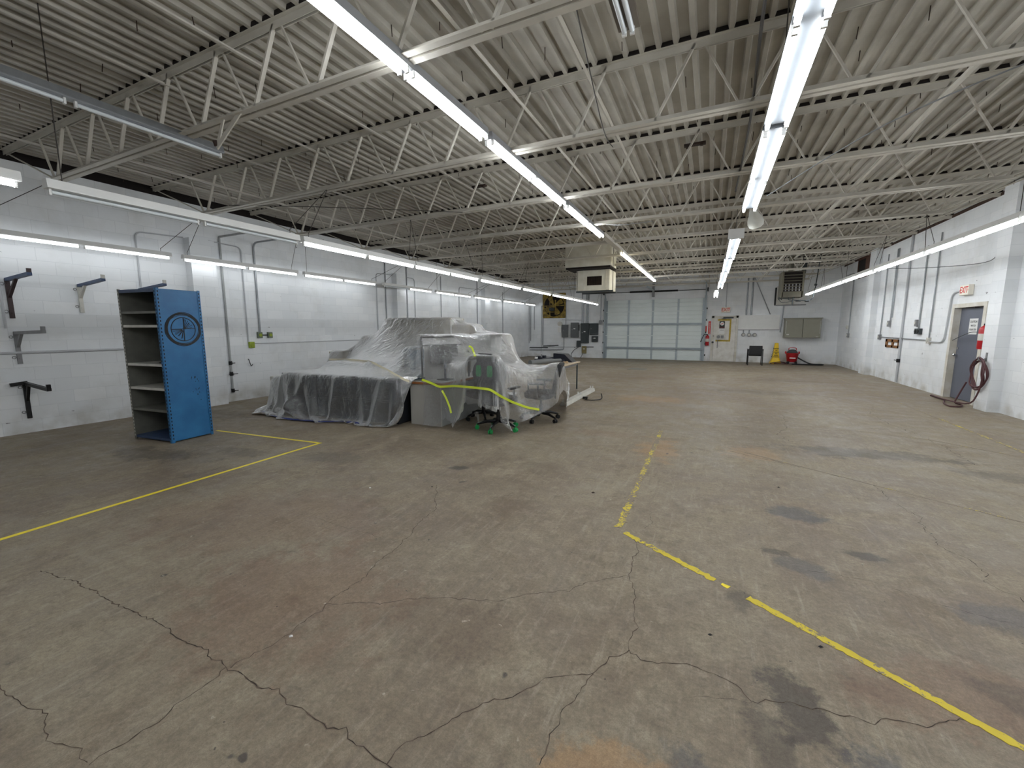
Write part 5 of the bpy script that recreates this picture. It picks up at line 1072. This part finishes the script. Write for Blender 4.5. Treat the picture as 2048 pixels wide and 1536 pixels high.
m = MB(); m.bar((-4.30, 5.66, 1.02), (-4.0, 6.5, 1.02), .012, .56); obj('panel', m, M_LAM, sf)
mo = thing('monitor', 'black flat monitor on the grey desk under plastic', 'monitor', (-4.05, 5.95, .725))
m = MB(); loft([[Vector((-4.12+.10*k_/1+.28*u_*.35-.0, 5.95+.28*u_, 1.17+v_)) for u_, v_ in rrect(2.0*.95, .34, .2, 20)] for k_ in (0, .35)], m); obj('screen', m, M_BLACK, mo)
m = MB(); m.cyl((-4.09, 5.95, .74), (-4.09, 5.95, 1.1), .02, 10); m.bbox((-4.2, 5.85, .725), (-3.98, 6.05, .742), .004); obj('stand', m, M_BLACK, mo)

def swivel(x, y, rz, label, name, green=False, back_h=1.2, seat_z=.46, bw=.5, base_r=.33, rot=0.3):
    """five star office chair; its back is on the local -y side"""
    t = thing(name, label, 'chair', (x, y, 0), rz)
    for i in range(5):
        a = rot+i*2*pi/5; e = Vector((base_r*cos(a), base_r*sin(a), .085))
        m = MB(); m.tube([(0.04*cos(a), .04*sin(a), .135), (base_r*.55*cos(a), base_r*.55*sin(a), .13), e], .022, 8, rs=[.03, .025, .016])
        obj('base_arm', m, M_BLACK, t, True, local=True)
        if green: m = MB(); m.bar(Vector((base_r*.5*cos(a), base_r*.5*sin(a), .150)), e+Vector((0, 0, .018)), .014, .006); obj('arm_inlay', m, mat('inlay', (150, 168, 160), .4), t, local=True)
        m = MB(); tn = Vector((-sin(a), cos(a), 0))
        for s_ in (-.018, .018): m.cyl(Vector((e.x, e.y, .034))+tn*(s_-.010), Vector((e.x, e.y, .034))+tn*(s_+.010), .034, 14)
        m.cyl((e.x, e.y, .05), (e.x, e.y, .09), .012, 8); obj('caster', m, M_GREEN if green else M_BLACK, t, True, local=True)
    m = MB(); m.cyl((0, 0, .12), (0, 0, .28), .032, 14); m.cyl((0, 0, .26), (0, 0, seat_z-.06), .02, 12); m.bbox((-.12, -.12, seat_z-.08), (.12, .12, seat_z-.05), .01); obj('gas_column', m, M_BLACK, t, True, local=True)
    m = MB(); loft([[(x_, y_+.02, z_) for x_, y_ in rrect(.50*s_, .50*s_, .5, 28)] for z_, s_ in ((seat_z-.05, .9), (seat_z-.03, 1), (seat_z+.03, 1.02), (seat_z+.06, .92), (seat_z+.065, .7))], m); obj('seat', m, M_SEATD, t, True, local=True)
    hs = back_h-seat_z; m = MB()
    prof = [(0, .74, .07), (.12, .92, .09), (.35, 1.0, .1), (.6, 1.02, .1), (.74, .84 if green else 1, .09), (.82, .62 if green else .96, .085), (.95, .6 if green else .85, .08), (1.0, .45 if green else .6, .05)]
    loft([[(x_, y_-.25-.10*f_, seat_z+.04+f_*hs) for x_, y_ in rrect(bw*w_, d_, .45, 24)] for f_, w_, d_ in prof], m); obj('backrest', m, M_SEATD, t, True, local=True)
    if green:
        for s_ in (-1, 1):
            m = MB(); loft([[(s_*.1+x_, y_-.385, seat_z+hs*.70+z_) for x_, y_ in rrect(.10*q_, .012, .4, 14)] for z_, q_ in ((-.09, .7), (-.06, 1), (.05, .9), (.08, .6))], m); obj('harness_slot', m, M_GREEN, t, True, local=True)
    for s_ in (-1, 1):
        m = MB(); m.tube([(s_*.24, .0, seat_z-.02), (s_*.29, .0, seat_z), (s_*.29, .0, seat_z+.2)], .016, 8); m.bbox((s_*.29-.04, -.13, seat_z+.2), (s_*.29+.04, .15, seat_z+.235), .012); obj('armrest', m, M_BLACK, t, True, local=True)
    return t
swivel(-2.99, 5.80, -.10, 'black gaming chair with green casters under plastic', 'gaming_chair', True, 1.19, .47, .5, .34, 1.15)
swivel(-2.62, 6.72, 1.75, 'black swivel chair at the right end of the heap', 'office_chair', False, .98, .46, .48, .34, .35)
swivel(-3.56, 6.34, 2.6, 'dark office chair at the grey desk behind the plastic curtain', 'office_chair', False, 1.02, .46, .48, .3, .2)
# table with dark dismantled parts
tb = thing('table', 'long beige topped table sticking out right behind the heap', 'table', (-3.475, 9.8, 0))
m = MB(); m.bbox((-3.88, 8.88, .70), (-3.08, 10.74, .73), .006); obj('tabletop', m, M_BEIGET, tb)
m = MB(); m.box((-3.82, 8.94, .64), (-3.14, 8.96, .70)); m.box((-3.82, 10.66, .64), (-3.14, 10.68, .70)); m.box((-3.15, 8.96, .64), (-3.13, 10.66, .70)); m.box((-3.83, 8.96, .64), (-3.81, 10.66, .70)); obj('apron', m, M_GREYM, tb)
for x_ in (-3.82, -3.14):
    for y_ in (8.96, 10.66): m = MB(); m.tube([(x_, y_, 0), (x_, y_, .70)], .019, 10); obj('leg', m, M_PANELD, tb)
m = MB(); m.cyl((-3.80, 9.02, .80), (-3.52, 9.75, .80), .062, 18); m.cyl((-3.52, 9.75, .80), (-3.40, 10.05, .80), .045, 16); solo('tube', m, M_PANEL, 'dark grey tube lying on the beige table', 'tube', smooth=True)
M_NAVY = mat('navy_black', (24, 28, 40), .5, var=.2)
m = MB(); m.bbox((-3.86, 9.42, .735), (-3.66, 10.35, .86), .01); m.bbox((-3.86, 9.5, .86), (-3.72, 9.62, .93), .01); m.bbox((-3.84, 9.85, .86), (-3.75, 9.97, .92), .008); solo('chair_part', m, M_NAVY, 'long navy black dismantled part at the back of the beige table', 'furniture part')
m = MB(); m.prism([(0, 0), (.52, 0), (.30, .20), (0, .22)], .36, 0, frame((-3.68, 10.66, .735), (1, 0, 0), (0, 0, 1))); solo('seat_shell', m, M_NAVY, 'black wedge shaped seat shell at the far end of the beige table', 'furniture part')
m = MB(); m.bar((-3.6, 9.9, .77), (-3.36, 10.24, .77), .07, .06); m.bar((-3.62, 9.3, .90), (-3.78, 9.7, .95), .03, .03); solo('steel_arm', m, M_NAVY, 'dark steel arm among the parts on the beige table', 'furniture part')
m = MB(); m.bbox((-3.86, 9.44, .862), (-3.79, 9.5, .91), .01); solo('small_box', m, M_WHITE, 'small white box among the dark parts on the beige table', 'box')
m = MB(); m.tube(catmull([(-3.30, 9.75, .74), (-3.24, 9.85, .775), (-3.18, 9.95, .745), (-3.22, 10.05, .77), (-3.3, 9.98, .745), (-3.28, 9.8, .75)], 6), .014, 7); solo('cord_bundle', m, mat('tan_cord', (176, 150, 118), .7), 'small tan bundle of cord on the beige table edge', 'cord', smooth=True)

def drape(x0, x1, y0, y1, z0, step, boxes, steps=170, iters=9, seed=0, drag=.986, zfun=None, pins=None, bend=.22, smooth=3):
    """a sheet let fall over boxes: position based, then returned as a grid of points"""
    r = np.random.default_rng(seed); nx = int((x1-x0)/step)+1; ny = int((y1-y0)/step)+1
    X, Y = np.meshgrid(x0+step*np.arange(nx), y0+step*np.arange(ny), indexing='ij')
    Z = np.full_like(X, z0)
    if zfun is not None: Z = zfun(X, Y)
    P = np.stack([X, Y, Z+.01*r.normal(size=X.shape)], -1).astype(np.float32); V = np.zeros_like(P)
    def con(a, b, L, kf):
        d = b-a; l = np.sqrt((d*d).sum(-1, keepdims=True))+1e-9; c = d*(kf*.5*(l-L)/l); a += c; b -= c
    s2 = step*math.sqrt(2); dt = 1/40; g = np.array([0, 0, -9.8*dt*dt], np.float32); g0 = g
    if pins: P0 = P.copy()
    for it in range(steps):
        g = g0*(1 if it < steps*.55 else .3)
        Q = P.copy(); P = P+np.clip(V*drag, -.05, .05)+g
        for k_ in range(iters):
            for o in (0, 1):
                A = P[o:nx-1:2]; B = P[o+1:nx:2]; n_ = min(len(A), len(B)); con(A[:n_], B[:n_], step, 1)
                A = P[:, o:ny-1:2]; B = P[:, o+1:ny:2]; n_ = min(A.shape[1], B.shape[1]); con(A[:, :n_], B[:, :n_], step, 1)
            if k_ % 3 == 0:
                for o in (0, 1):
                    A = P[o:nx-1:2, :-1]; B = P[o+1:nx:2, 1:]; n_ = min(len(A), len(B)); con(A[:n_], B[:n_], s2, .35)
                    A = P[o:nx-1:2, 1:]; B = P[o+1:nx:2, :-1]; n_ = min(len(A), len(B)); con(A[:n_], B[:n_], s2, .35)
                d = P[2:]-P[:-2]; l = np.sqrt((d*d).sum(-1, keepdims=True))+1e-9; c = d*(bend*(l-2*step)/l); P[:-2] += c*.5; P[2:] -= c*.5
                d = P[:, 2:]-P[:, :-2]; l = np.sqrt((d*d).sum(-1, keepdims=True))+1e-9; c = d*(bend*(l-2*step)/l); P[:, :-2] += c*.5; P[:, 2:] -= c*.5
            if k_ % 3 == 1:
                d = P[4:]-P[:-4]; l = np.sqrt((d*d).sum(-1, keepdims=True))+1e-9; c = d*(bend*.4*np.minimum(0, l-3.85*step)/l); P[:-4] += c*.5; P[4:] -= c*.5
                d = P[:, 4:]-P[:, :-4]; l = np.sqrt((d*d).sum(-1, keepdims=True))+1e-9; c = d*(bend*.4*np.minimum(0, l-3.85*step)/l); P[:, :-4] += c*.5; P[:, 4:] -= c*.5
            if pins:
                q = min(1.0, it/70)
                for (pi_i, pj_j, tg) in pins: P[pi_i, pj_j] = P0[pi_i, pj_j]*(1-q)+tg*q
            if k_ % 3 == 2:
                con_m = np.zeros(P.shape[:2], bool)
                for (bx0, bx1, by0, by1, bz0, bz1) in boxes:
                    e = .022; x, y, z = P[..., 0], P[..., 1], P[..., 2]
                    ins = (x > bx0-e) & (x < bx1+e) & (y > by0-e) & (y < by1+e) & (z < bz1+e) & (z > bz0-e)
                    if not ins.any(): continue
                    Qi = Q[ins]; fl_ = np.array([bx0-e, -(bx1+e), by0-e, -(by1+e), -(bz1+e)]+([bz0-e] if bz0 > .05 else []))
                    out_ = np.stack([-Qi[:, 0], Qi[:, 0], -Qi[:, 1], Qi[:, 1], Qi[:, 2]]+([-Qi[:, 2]] if bz0 > .05 else []), -1)+fl_   # how far outside each face it was
                    j = out_.argmax(-1); pv = P[ins]
                    now = np.stack([-pv[:, 0], pv[:, 0], -pv[:, 1], pv[:, 1], pv[:, 2]]+([-pv[:, 2]] if bz0 > .05 else []), -1)+fl_
                    dm = -now[np.arange(len(j)), j]
                    for f_, (ax_, sg) in enumerate(((0, -1), (0, 1), (1, -1), (1, 1), (2, 1), (2, -1))):
                        q = j == f_; pv[q, ax_] += sg*dm[q]
                    P[ins] = pv; con_m |= ins
                lo = P[..., 2] < .008; P[..., 2][lo] = .008; con_m |= lo
        V = P-Q; V[con_m] *= .35
    for _ in range(smooth):                            # take out the finest ripples
        S = P.copy(); S[1:-1, 1:-1] = (P[:-2, 1:-1]+P[2:, 1:-1]+P[1:-1, :-2]+P[1:-1, 2:])/4; P[1:-1, 1:-1] = .5*P[1:-1, 1:-1]+.5*S[1:-1, 1:-1]
    return P
def sheet_mesh(P, mm, name, label, drop=None):   # drop: cells cut away along a ragged hem
    nx, ny = P.shape[:2]; m = MB(); m.v = [tuple(p) for p in P.reshape(-1, 3).tolist()]
    for i in range(nx-1):
        for j in range(ny-1):
            if drop is not None and drop[i, j]: continue
            m.f.append((i*ny+j, (i+1)*ny+j, (i+1)*ny+j+1, i*ny+j+1)); m.mi.append(0)
    o = solo(name, m, mm, label, 'plastic sheet', 'plastic sheets over the heap', smooth='all')
    sd = o.modifiers.new('sub', 'SUBSURF'); sd.levels = 1; sd.render_levels = 1
    return o
def plastic(name, base=.20, edge=.62):
    m, n, l, b = nt(name); out = n['Material Output']; n.remove(b)
    g = n.new('ShaderNodeNewGeometry'); lw = n.new('ShaderNodeLayerWeight'); lw.inputs[0].default_value = .42
    def noise(sc, det, st):
        mp = n.new('ShaderNodeMapping'); mp.inputs['Scale'].default_value = st; l.new(g.outputs['Position'], mp.inputs[0])
        t = n.new('ShaderNodeTexNoise'); t.inputs['Scale'].default_value = sc; t.inputs['Detail'].default_value = det; t.inputs['Distortion'].default_value = .8; l.new(mp.outputs[0], t.inputs['Vector']); return t
    a = noise(7, 5, (1, 1, .4)); c = noise(30, 4, (1, 1, .55))
    ad = n.new('ShaderNodeMath'); ad.operation = 'MULTIPLY_ADD'; ad.inputs[1].default_value = .30; l.new(c.outputs['Fac'], ad.inputs[0]); l.new(a.outputs['Fac'], ad.inputs[2])
    bp = n.new('ShaderNodeBump'); bp.inputs['Strength'].default_value = .8; bp.inputs['Distance'].default_value = .05; l.new(ad.outputs[0], bp.inputs['Height'])
    
    bp2 = n.new('ShaderNodeBump'); bp2.inputs['Strength'].default_value = .38; bp2.inputs['Distance'].default_value = .05; l.new(a.outputs['Fac'], bp2.inputs['Height']); l.new(bp2.outputs['Normal'], lw.inputs['Normal'])
    tr = n.new('ShaderNodeBsdfTransparent'); tr.inputs[0].default_value = (.93, .94, .95, 1)
    df = n.new('ShaderNodeBsdfDiffuse'); df.inputs[0].default_value = (.93, .94, .95, 1); tl = n.new('ShaderNodeBsdfTranslucent'); tl.inputs[0].default_value = (.92, .93, .94, 1)
    md = n.new('ShaderNodeMixShader'); md.inputs[0].default_value = .45; l.new(df.outputs[0], md.inputs[1]); l.new(tl.outputs[0], md.inputs[2])
    mr = n.new('ShaderNodeMapRange'); mr.inputs[1].default_value = .22; mr.inputs[2].default_value = .85; mr.inputs[3].default_value = base; mr.inputs[4].default_value = edge; l.new(lw.outputs['Facing'], mr.inputs[0])
    m1 = n.new('ShaderNodeMixShader'); l.new(mr.outputs[0], m1.inputs[0]); l.new(tr.outputs[0], m1.inputs[1]); l.new(md.outputs[0], m1.inputs[2])
    gl = n.new('ShaderNodeBsdfGlossy'); gl.inputs['Roughness'].default_value = .09; gl.inputs[0].default_value = (1, 1, 1, 1); l.new(bp.outputs['Normal'], gl.inputs['Normal'])
    fr = n.new('ShaderNodeFresnel'); fr.inputs[0].default_value = 1.5; l.new(bp.outputs['Normal'], fr.inputs['Normal'])
    f2 = n.new('ShaderNodeMath'); f2.operation = 'MULTIPLY'; f2.inputs[1].default_value = 2.2; f2.use_clamp = True; l.new(fr.outputs[0], f2.inputs[0])
    m2 = n.new('ShaderNodeMixShader'); l.new(f2.outputs[0], m2.inputs[0]); l.new(m1.outputs[0], m2.inputs[1]); l.new(gl.outputs[0], m2.inputs[2])
    l.new(m2.outputs[0], out.inputs[0]); return m
M_PL1 = plastic('plastic_film', .13, .9); M_PL2 = plastic('plastic_film_thin', .13, .92)
files = [(-7.31+.89*i, -6.40+.89*i, 5.19+.05*i, 5.76+.05*i, 0, .785) for i in range(3)]
B1 = files+[(-7.95, -7.40, 5.42, 6.3, 0, .665), (-7.3, -6.2, 6.25, 7.0, 0, .91), (-6.15, -5.25, 6.2, 6.95, 0, .95), (-8.3, -7.85, 7.2, 7.65, 0, 1.07), (-7.02, -5.15, 7.75, 8.3, 0, 1.835),
     (-5.12, -4.66, 7.73, 8.3, 0, 1.69), (-4.66, -4.26, 7.73, 8.3, 0, 1.51), (-7.62, -7.06, 7.58, 8.2, 0, 1.43), (-5.18, -4.64, 6.18, 6.7, 0, 1.255), (-4.56, -3.86, 5.5, 7.2, 0, .73), (-4.34, -4.28, 5.58, 5.7, 0, 1.48), (-4.08, -3.6, 6.73, 7.17, 0, 1.48)]
def along(poly, n):
    A = np.array(poly, float); L = np.r_[0, np.cumsum(np.linalg.norm(np.diff(A, axis=0), axis=1))]; q = np.linspace(0, L[-1], n)
    return np.stack([np.interp(q, L, A[:, k_]) for k_ in range(3)], -1)
ST = .043; SX0, SX1, SY0, SY1 = -9.42, -4.1, 4.1, 10.35; nx_, ny_ = int((SX1-SX0)/ST)+1, int((SY1-SY0)/ST)+1
fr_ = along([(-7.84, 5.2, .01), (-7.55, 5.0, .01), (-7.0, 4.92, .01), (-6.5, 4.84, .01), (-5.75, 5.06, .01), (-5.2, 5.16, .01), (-4.62, 5.32, .01)], nx_)
fr_[:, 1] += .035*np.sin(np.arange(nx_)*.5)+.02*np.sin(np.arange(nx_)*.21+1)
jl = ny_; lf_ = along([(-7.84, 5.2, .01), (-8.1, 6.5, .01), (-8.45, 7.15, .01), (-8.55, 7.9, .02), (-8.8, 9.35, .01)], jl)
jr = int((.75+1.3)/ST); rt_ = along([(-4.62, 5.32, .01), (-4.63, 5.42, .76), (-4.64, 6.15, .80)], jr)
pins1 = [(np.arange(nx_), np.zeros(nx_, int), fr_), (np.zeros(jl, int), np.arange(jl), lf_), (np.full(jr, nx_-1), np.arange(jr), rt_),
         (np.arange(0, nx_, 1), np.full(nx_, ny_-1), along([(-8.9, 9.35, .01), (-4.3, 9.35, .01)], nx_))]
P1 = drape(SX0, SX1, SY0, SY1, 1.88, ST, B1, seed=2, pins=pins1, steps=190)
X_, Y_, Z_ = P1[..., 0], P1[..., 1], P1[..., 2]                 # the broad pleats the sheet hangs in along the file cabinets
fm_ = (Z_ < .80) & (Y_ < 5.5) & (X_ < -4.66); zz_ = np.clip(1-Z_/.80, 0, 1); dd_ = np.zeros_like(X_)
for c0, c1, w0, am in ((-7.30, -7.26, .07, .10), (-6.62, -6.92, .09, .13), (-5.86, -5.98, .06, .15), (-5.35, -5.2, .10, .08), (-4.86, -4.95, .08, .14), (-7.75, -7.7, .12, .10), (-6.25, -6.2, .13, .05)):
    cc_ = c0+(c1-c0)*zz_; dd_ += am*np.exp(-(np.abs(X_-cc_)/w0)**1.3)*(zz_**.6)
Y_[fm_] -= dd_[fm_]
sheet_mesh(P1, M_PL1, 'plastic_sheet', 'large clear plastic sheet tented over the cabinets at the left of the heap')
B2 = [(-4.56, -3.86, 5.5, 7.2, 0, .73), (-4.36, -4.26, 5.56, 5.72, 0, 1.49), (-4.28, -4.16, 5.7, 6.0, 0, 1.49), (-4.2, -3.96, 5.95, 6.58, 0, 1.49), (-4.0, -3.4, 6.73, 7.27, 0, 1.49),
      (-3.30, -2.78, 5.34, 5.54, .45, 1.2), (-3.32, -2.74, 5.5, 6.1, .3, .56), (-2.45, -2.26, 6.46, 7.0, .42, 1.0), (-2.95, -2.4, 6.42, 7.0, .3, .55), (-3.88, -3.08, 8.88, 10.74, .6, .735), (-3.9, -3.2, 9.3, 10.5, .7, .88),
      (-4.66, -4.26, 7.73, 8.3, 0, 1.51)]
n2x, n2y = int(2.62/.04)+1, int(4.7/.04)+1
pins2 = [(np.arange(n2x), np.full(n2x, n2y-1), along([(-4.35, 8.2, 1.45), (-3.95, 8.9, .78), (-3.05, 9.1, .75), (-2.75, 8.9, .3)], n2x)), (np.zeros(12, int), np.arange(36, 48), along([(-4.38, 5.55, 1.5), (-4.36, 5.95, 1.5)], 12))]
P2 = drape(-4.42, -1.80, 4.2, 8.9, 1.56, .04, B2, seed=5, pins=pins2, steps=170)
hem = np.interp(-4.42+.04*np.arange(n2x), [-4.42, -4.27, -4.2, -1.8], [.95, .85, .05, .05])
X2, Y2, Z2 = P2[..., 0], P2[..., 1], P2[..., 2]
hz = np.interp(X2, [-4.4, -3.95, -3.8, -3.6, -3.42, -3.3, -3.05, -2.85, -2.7, -2.5, -2.35, -2.2], [0, 0, .2, .02, .3, .42, .18, .30, .22, .02, .10, .0])+.03*np.sin(X2*17)
drop2 = ((.04*np.arange(n2y))[None, :] < hem[:, None]) | (Z2 < .03) | ((Z2 < hz) & (Y2 < 6.7)) | ((Y2 < 5.32) & (X2 > -3.85) & (Z2 < .45))
sheet_mesh(P2, M_PL2, 'plastic_sheet', 'thin clear plastic sheet over the desk and chairs at the right of the heap', drop2)

from mathutils.bvhtree import BVHTree
def grid_faces(P): nx, ny = P.shape[:2]; return [(i*ny+j, (i+1)*ny+j, (i+1)*ny+j+1, i*ny+j+1) for i in range(nx-1) for j in range(ny-1)]
def on_sheet(trees, pl, lift=.012, n=10):
    out = []
    for (a, b) in zip(pl[:-1], pl[1:]):
        for i in range(n):
            t = i/n; px, py = a[0]+(b[0]-a[0])*t, a[1]+(b[1]-a[1])*t
            d = (_r*((px-1024)/FPX)+_u*((768-py)/FPX)+_w).normalized(); best = None
            for T in trees:
                h_ = T.ray_cast(EYE, d)
                if h_[0] is not None and (best is None or h_[3] < best[3]): best = h_
            if best is not None: out.append(best[0]-d*lift)
    return out
T1 = BVHTree.FromPolygons([tuple(p) for p in P1.reshape(-1, 3).tolist()], grid_faces(P1)); T2 = BVHTree.FromPolygons([tuple(p) for p in P2.reshape(-1, 3).tolist()], grid_faces(P2))
def ribbon(pts, w, mm, label, name='tape_strip', flat=False, group=None, th=.003):
    # smooth the run, then lay a thin ribbon along it
    A = np.array([tuple(p) for p in pts])
    for _ in range(4): A[1:-1] = (A[:-2]+2*A[1:-1]+A[2:])/4
    m = MB(); k_ = len(A); L = []
    for i in range(k_):
        t = Vector(A[min(i+1, k_-1)]-A[max(i-1, 0)]).normalized(); nrm = Vector((0, 0, 1)) if flat else (EYE-Vector(A[i])).normalized(); s_ = t.cross(nrm).normalized(); nn = s_.cross(t).normalized()
        p = Vector(A[i]); L.append([p-s_*w/2, p+s_*w/2, p+s_*w/2+nn*th, p-s_*w/2+nn*th])
    loft(L, m); return solo(name, m, mm, label, 'tape', group)
M_LIME = mat('lime_tape', (206, 222, 60), .4, var=.08); M_CREAM = mat('cream_tape', (222, 214, 186), .5, var=.05); M_BLTAPE = mat('blue_tape', (34, 52, 128), .5, var=.2)
d6 = lambda x, y: (800+x/5.12, 600+y/5.12); d5 = lambda x, y: (500+x/5.12, 600+y/5.12)
ribbon(on_sheet([T1, T2], [d6(225, 815), d6(330, 855), d6(400, 890), d6(560, 880), d6(740, 895), d6(920, 915), d6(1030, 985), d6(1150, 1045), d6(1300, 1100), d6(1440, 1125)], .03), .035, M_LIME, 'lime yellow tape strip wound around the plastic over the desk and chairs')
ribbon(on_sheet([T1, T2], [d6(430, 925), d6(475, 1010), d6(510, 1100), d6(525, 1165)], .03), .03, M_LIME, 'loose lime yellow tape end hanging below the desk corner')
ribbon(on_sheet([T1, T2], [d6(705, 470), d6(735, 485), d6(760, 545), d6(770, 580)], .03), .03, M_LIME, 'short lime yellow tape piece at the top of the tall pale carton')
ribbon(on_sheet([T1], [d5(790, 608), d5(1000, 610), d5(1240, 632), d5(1400, 715), d5(1560, 805), d5(1640, 838)], .03), .04, M_CREAM, 'cream tape strap running down over the large plastic sheet')
fe = [Vector(p) for p in P1[4:-12:3, 0].tolist()]; fe = [Vector((p.x, p.y, max(p.z, .006)+.012)) for p in fe]
ribbon(fe, .06, M_BLTAPE, 'blue tape along the bottom front edge of the large plastic sheet', flat=True)
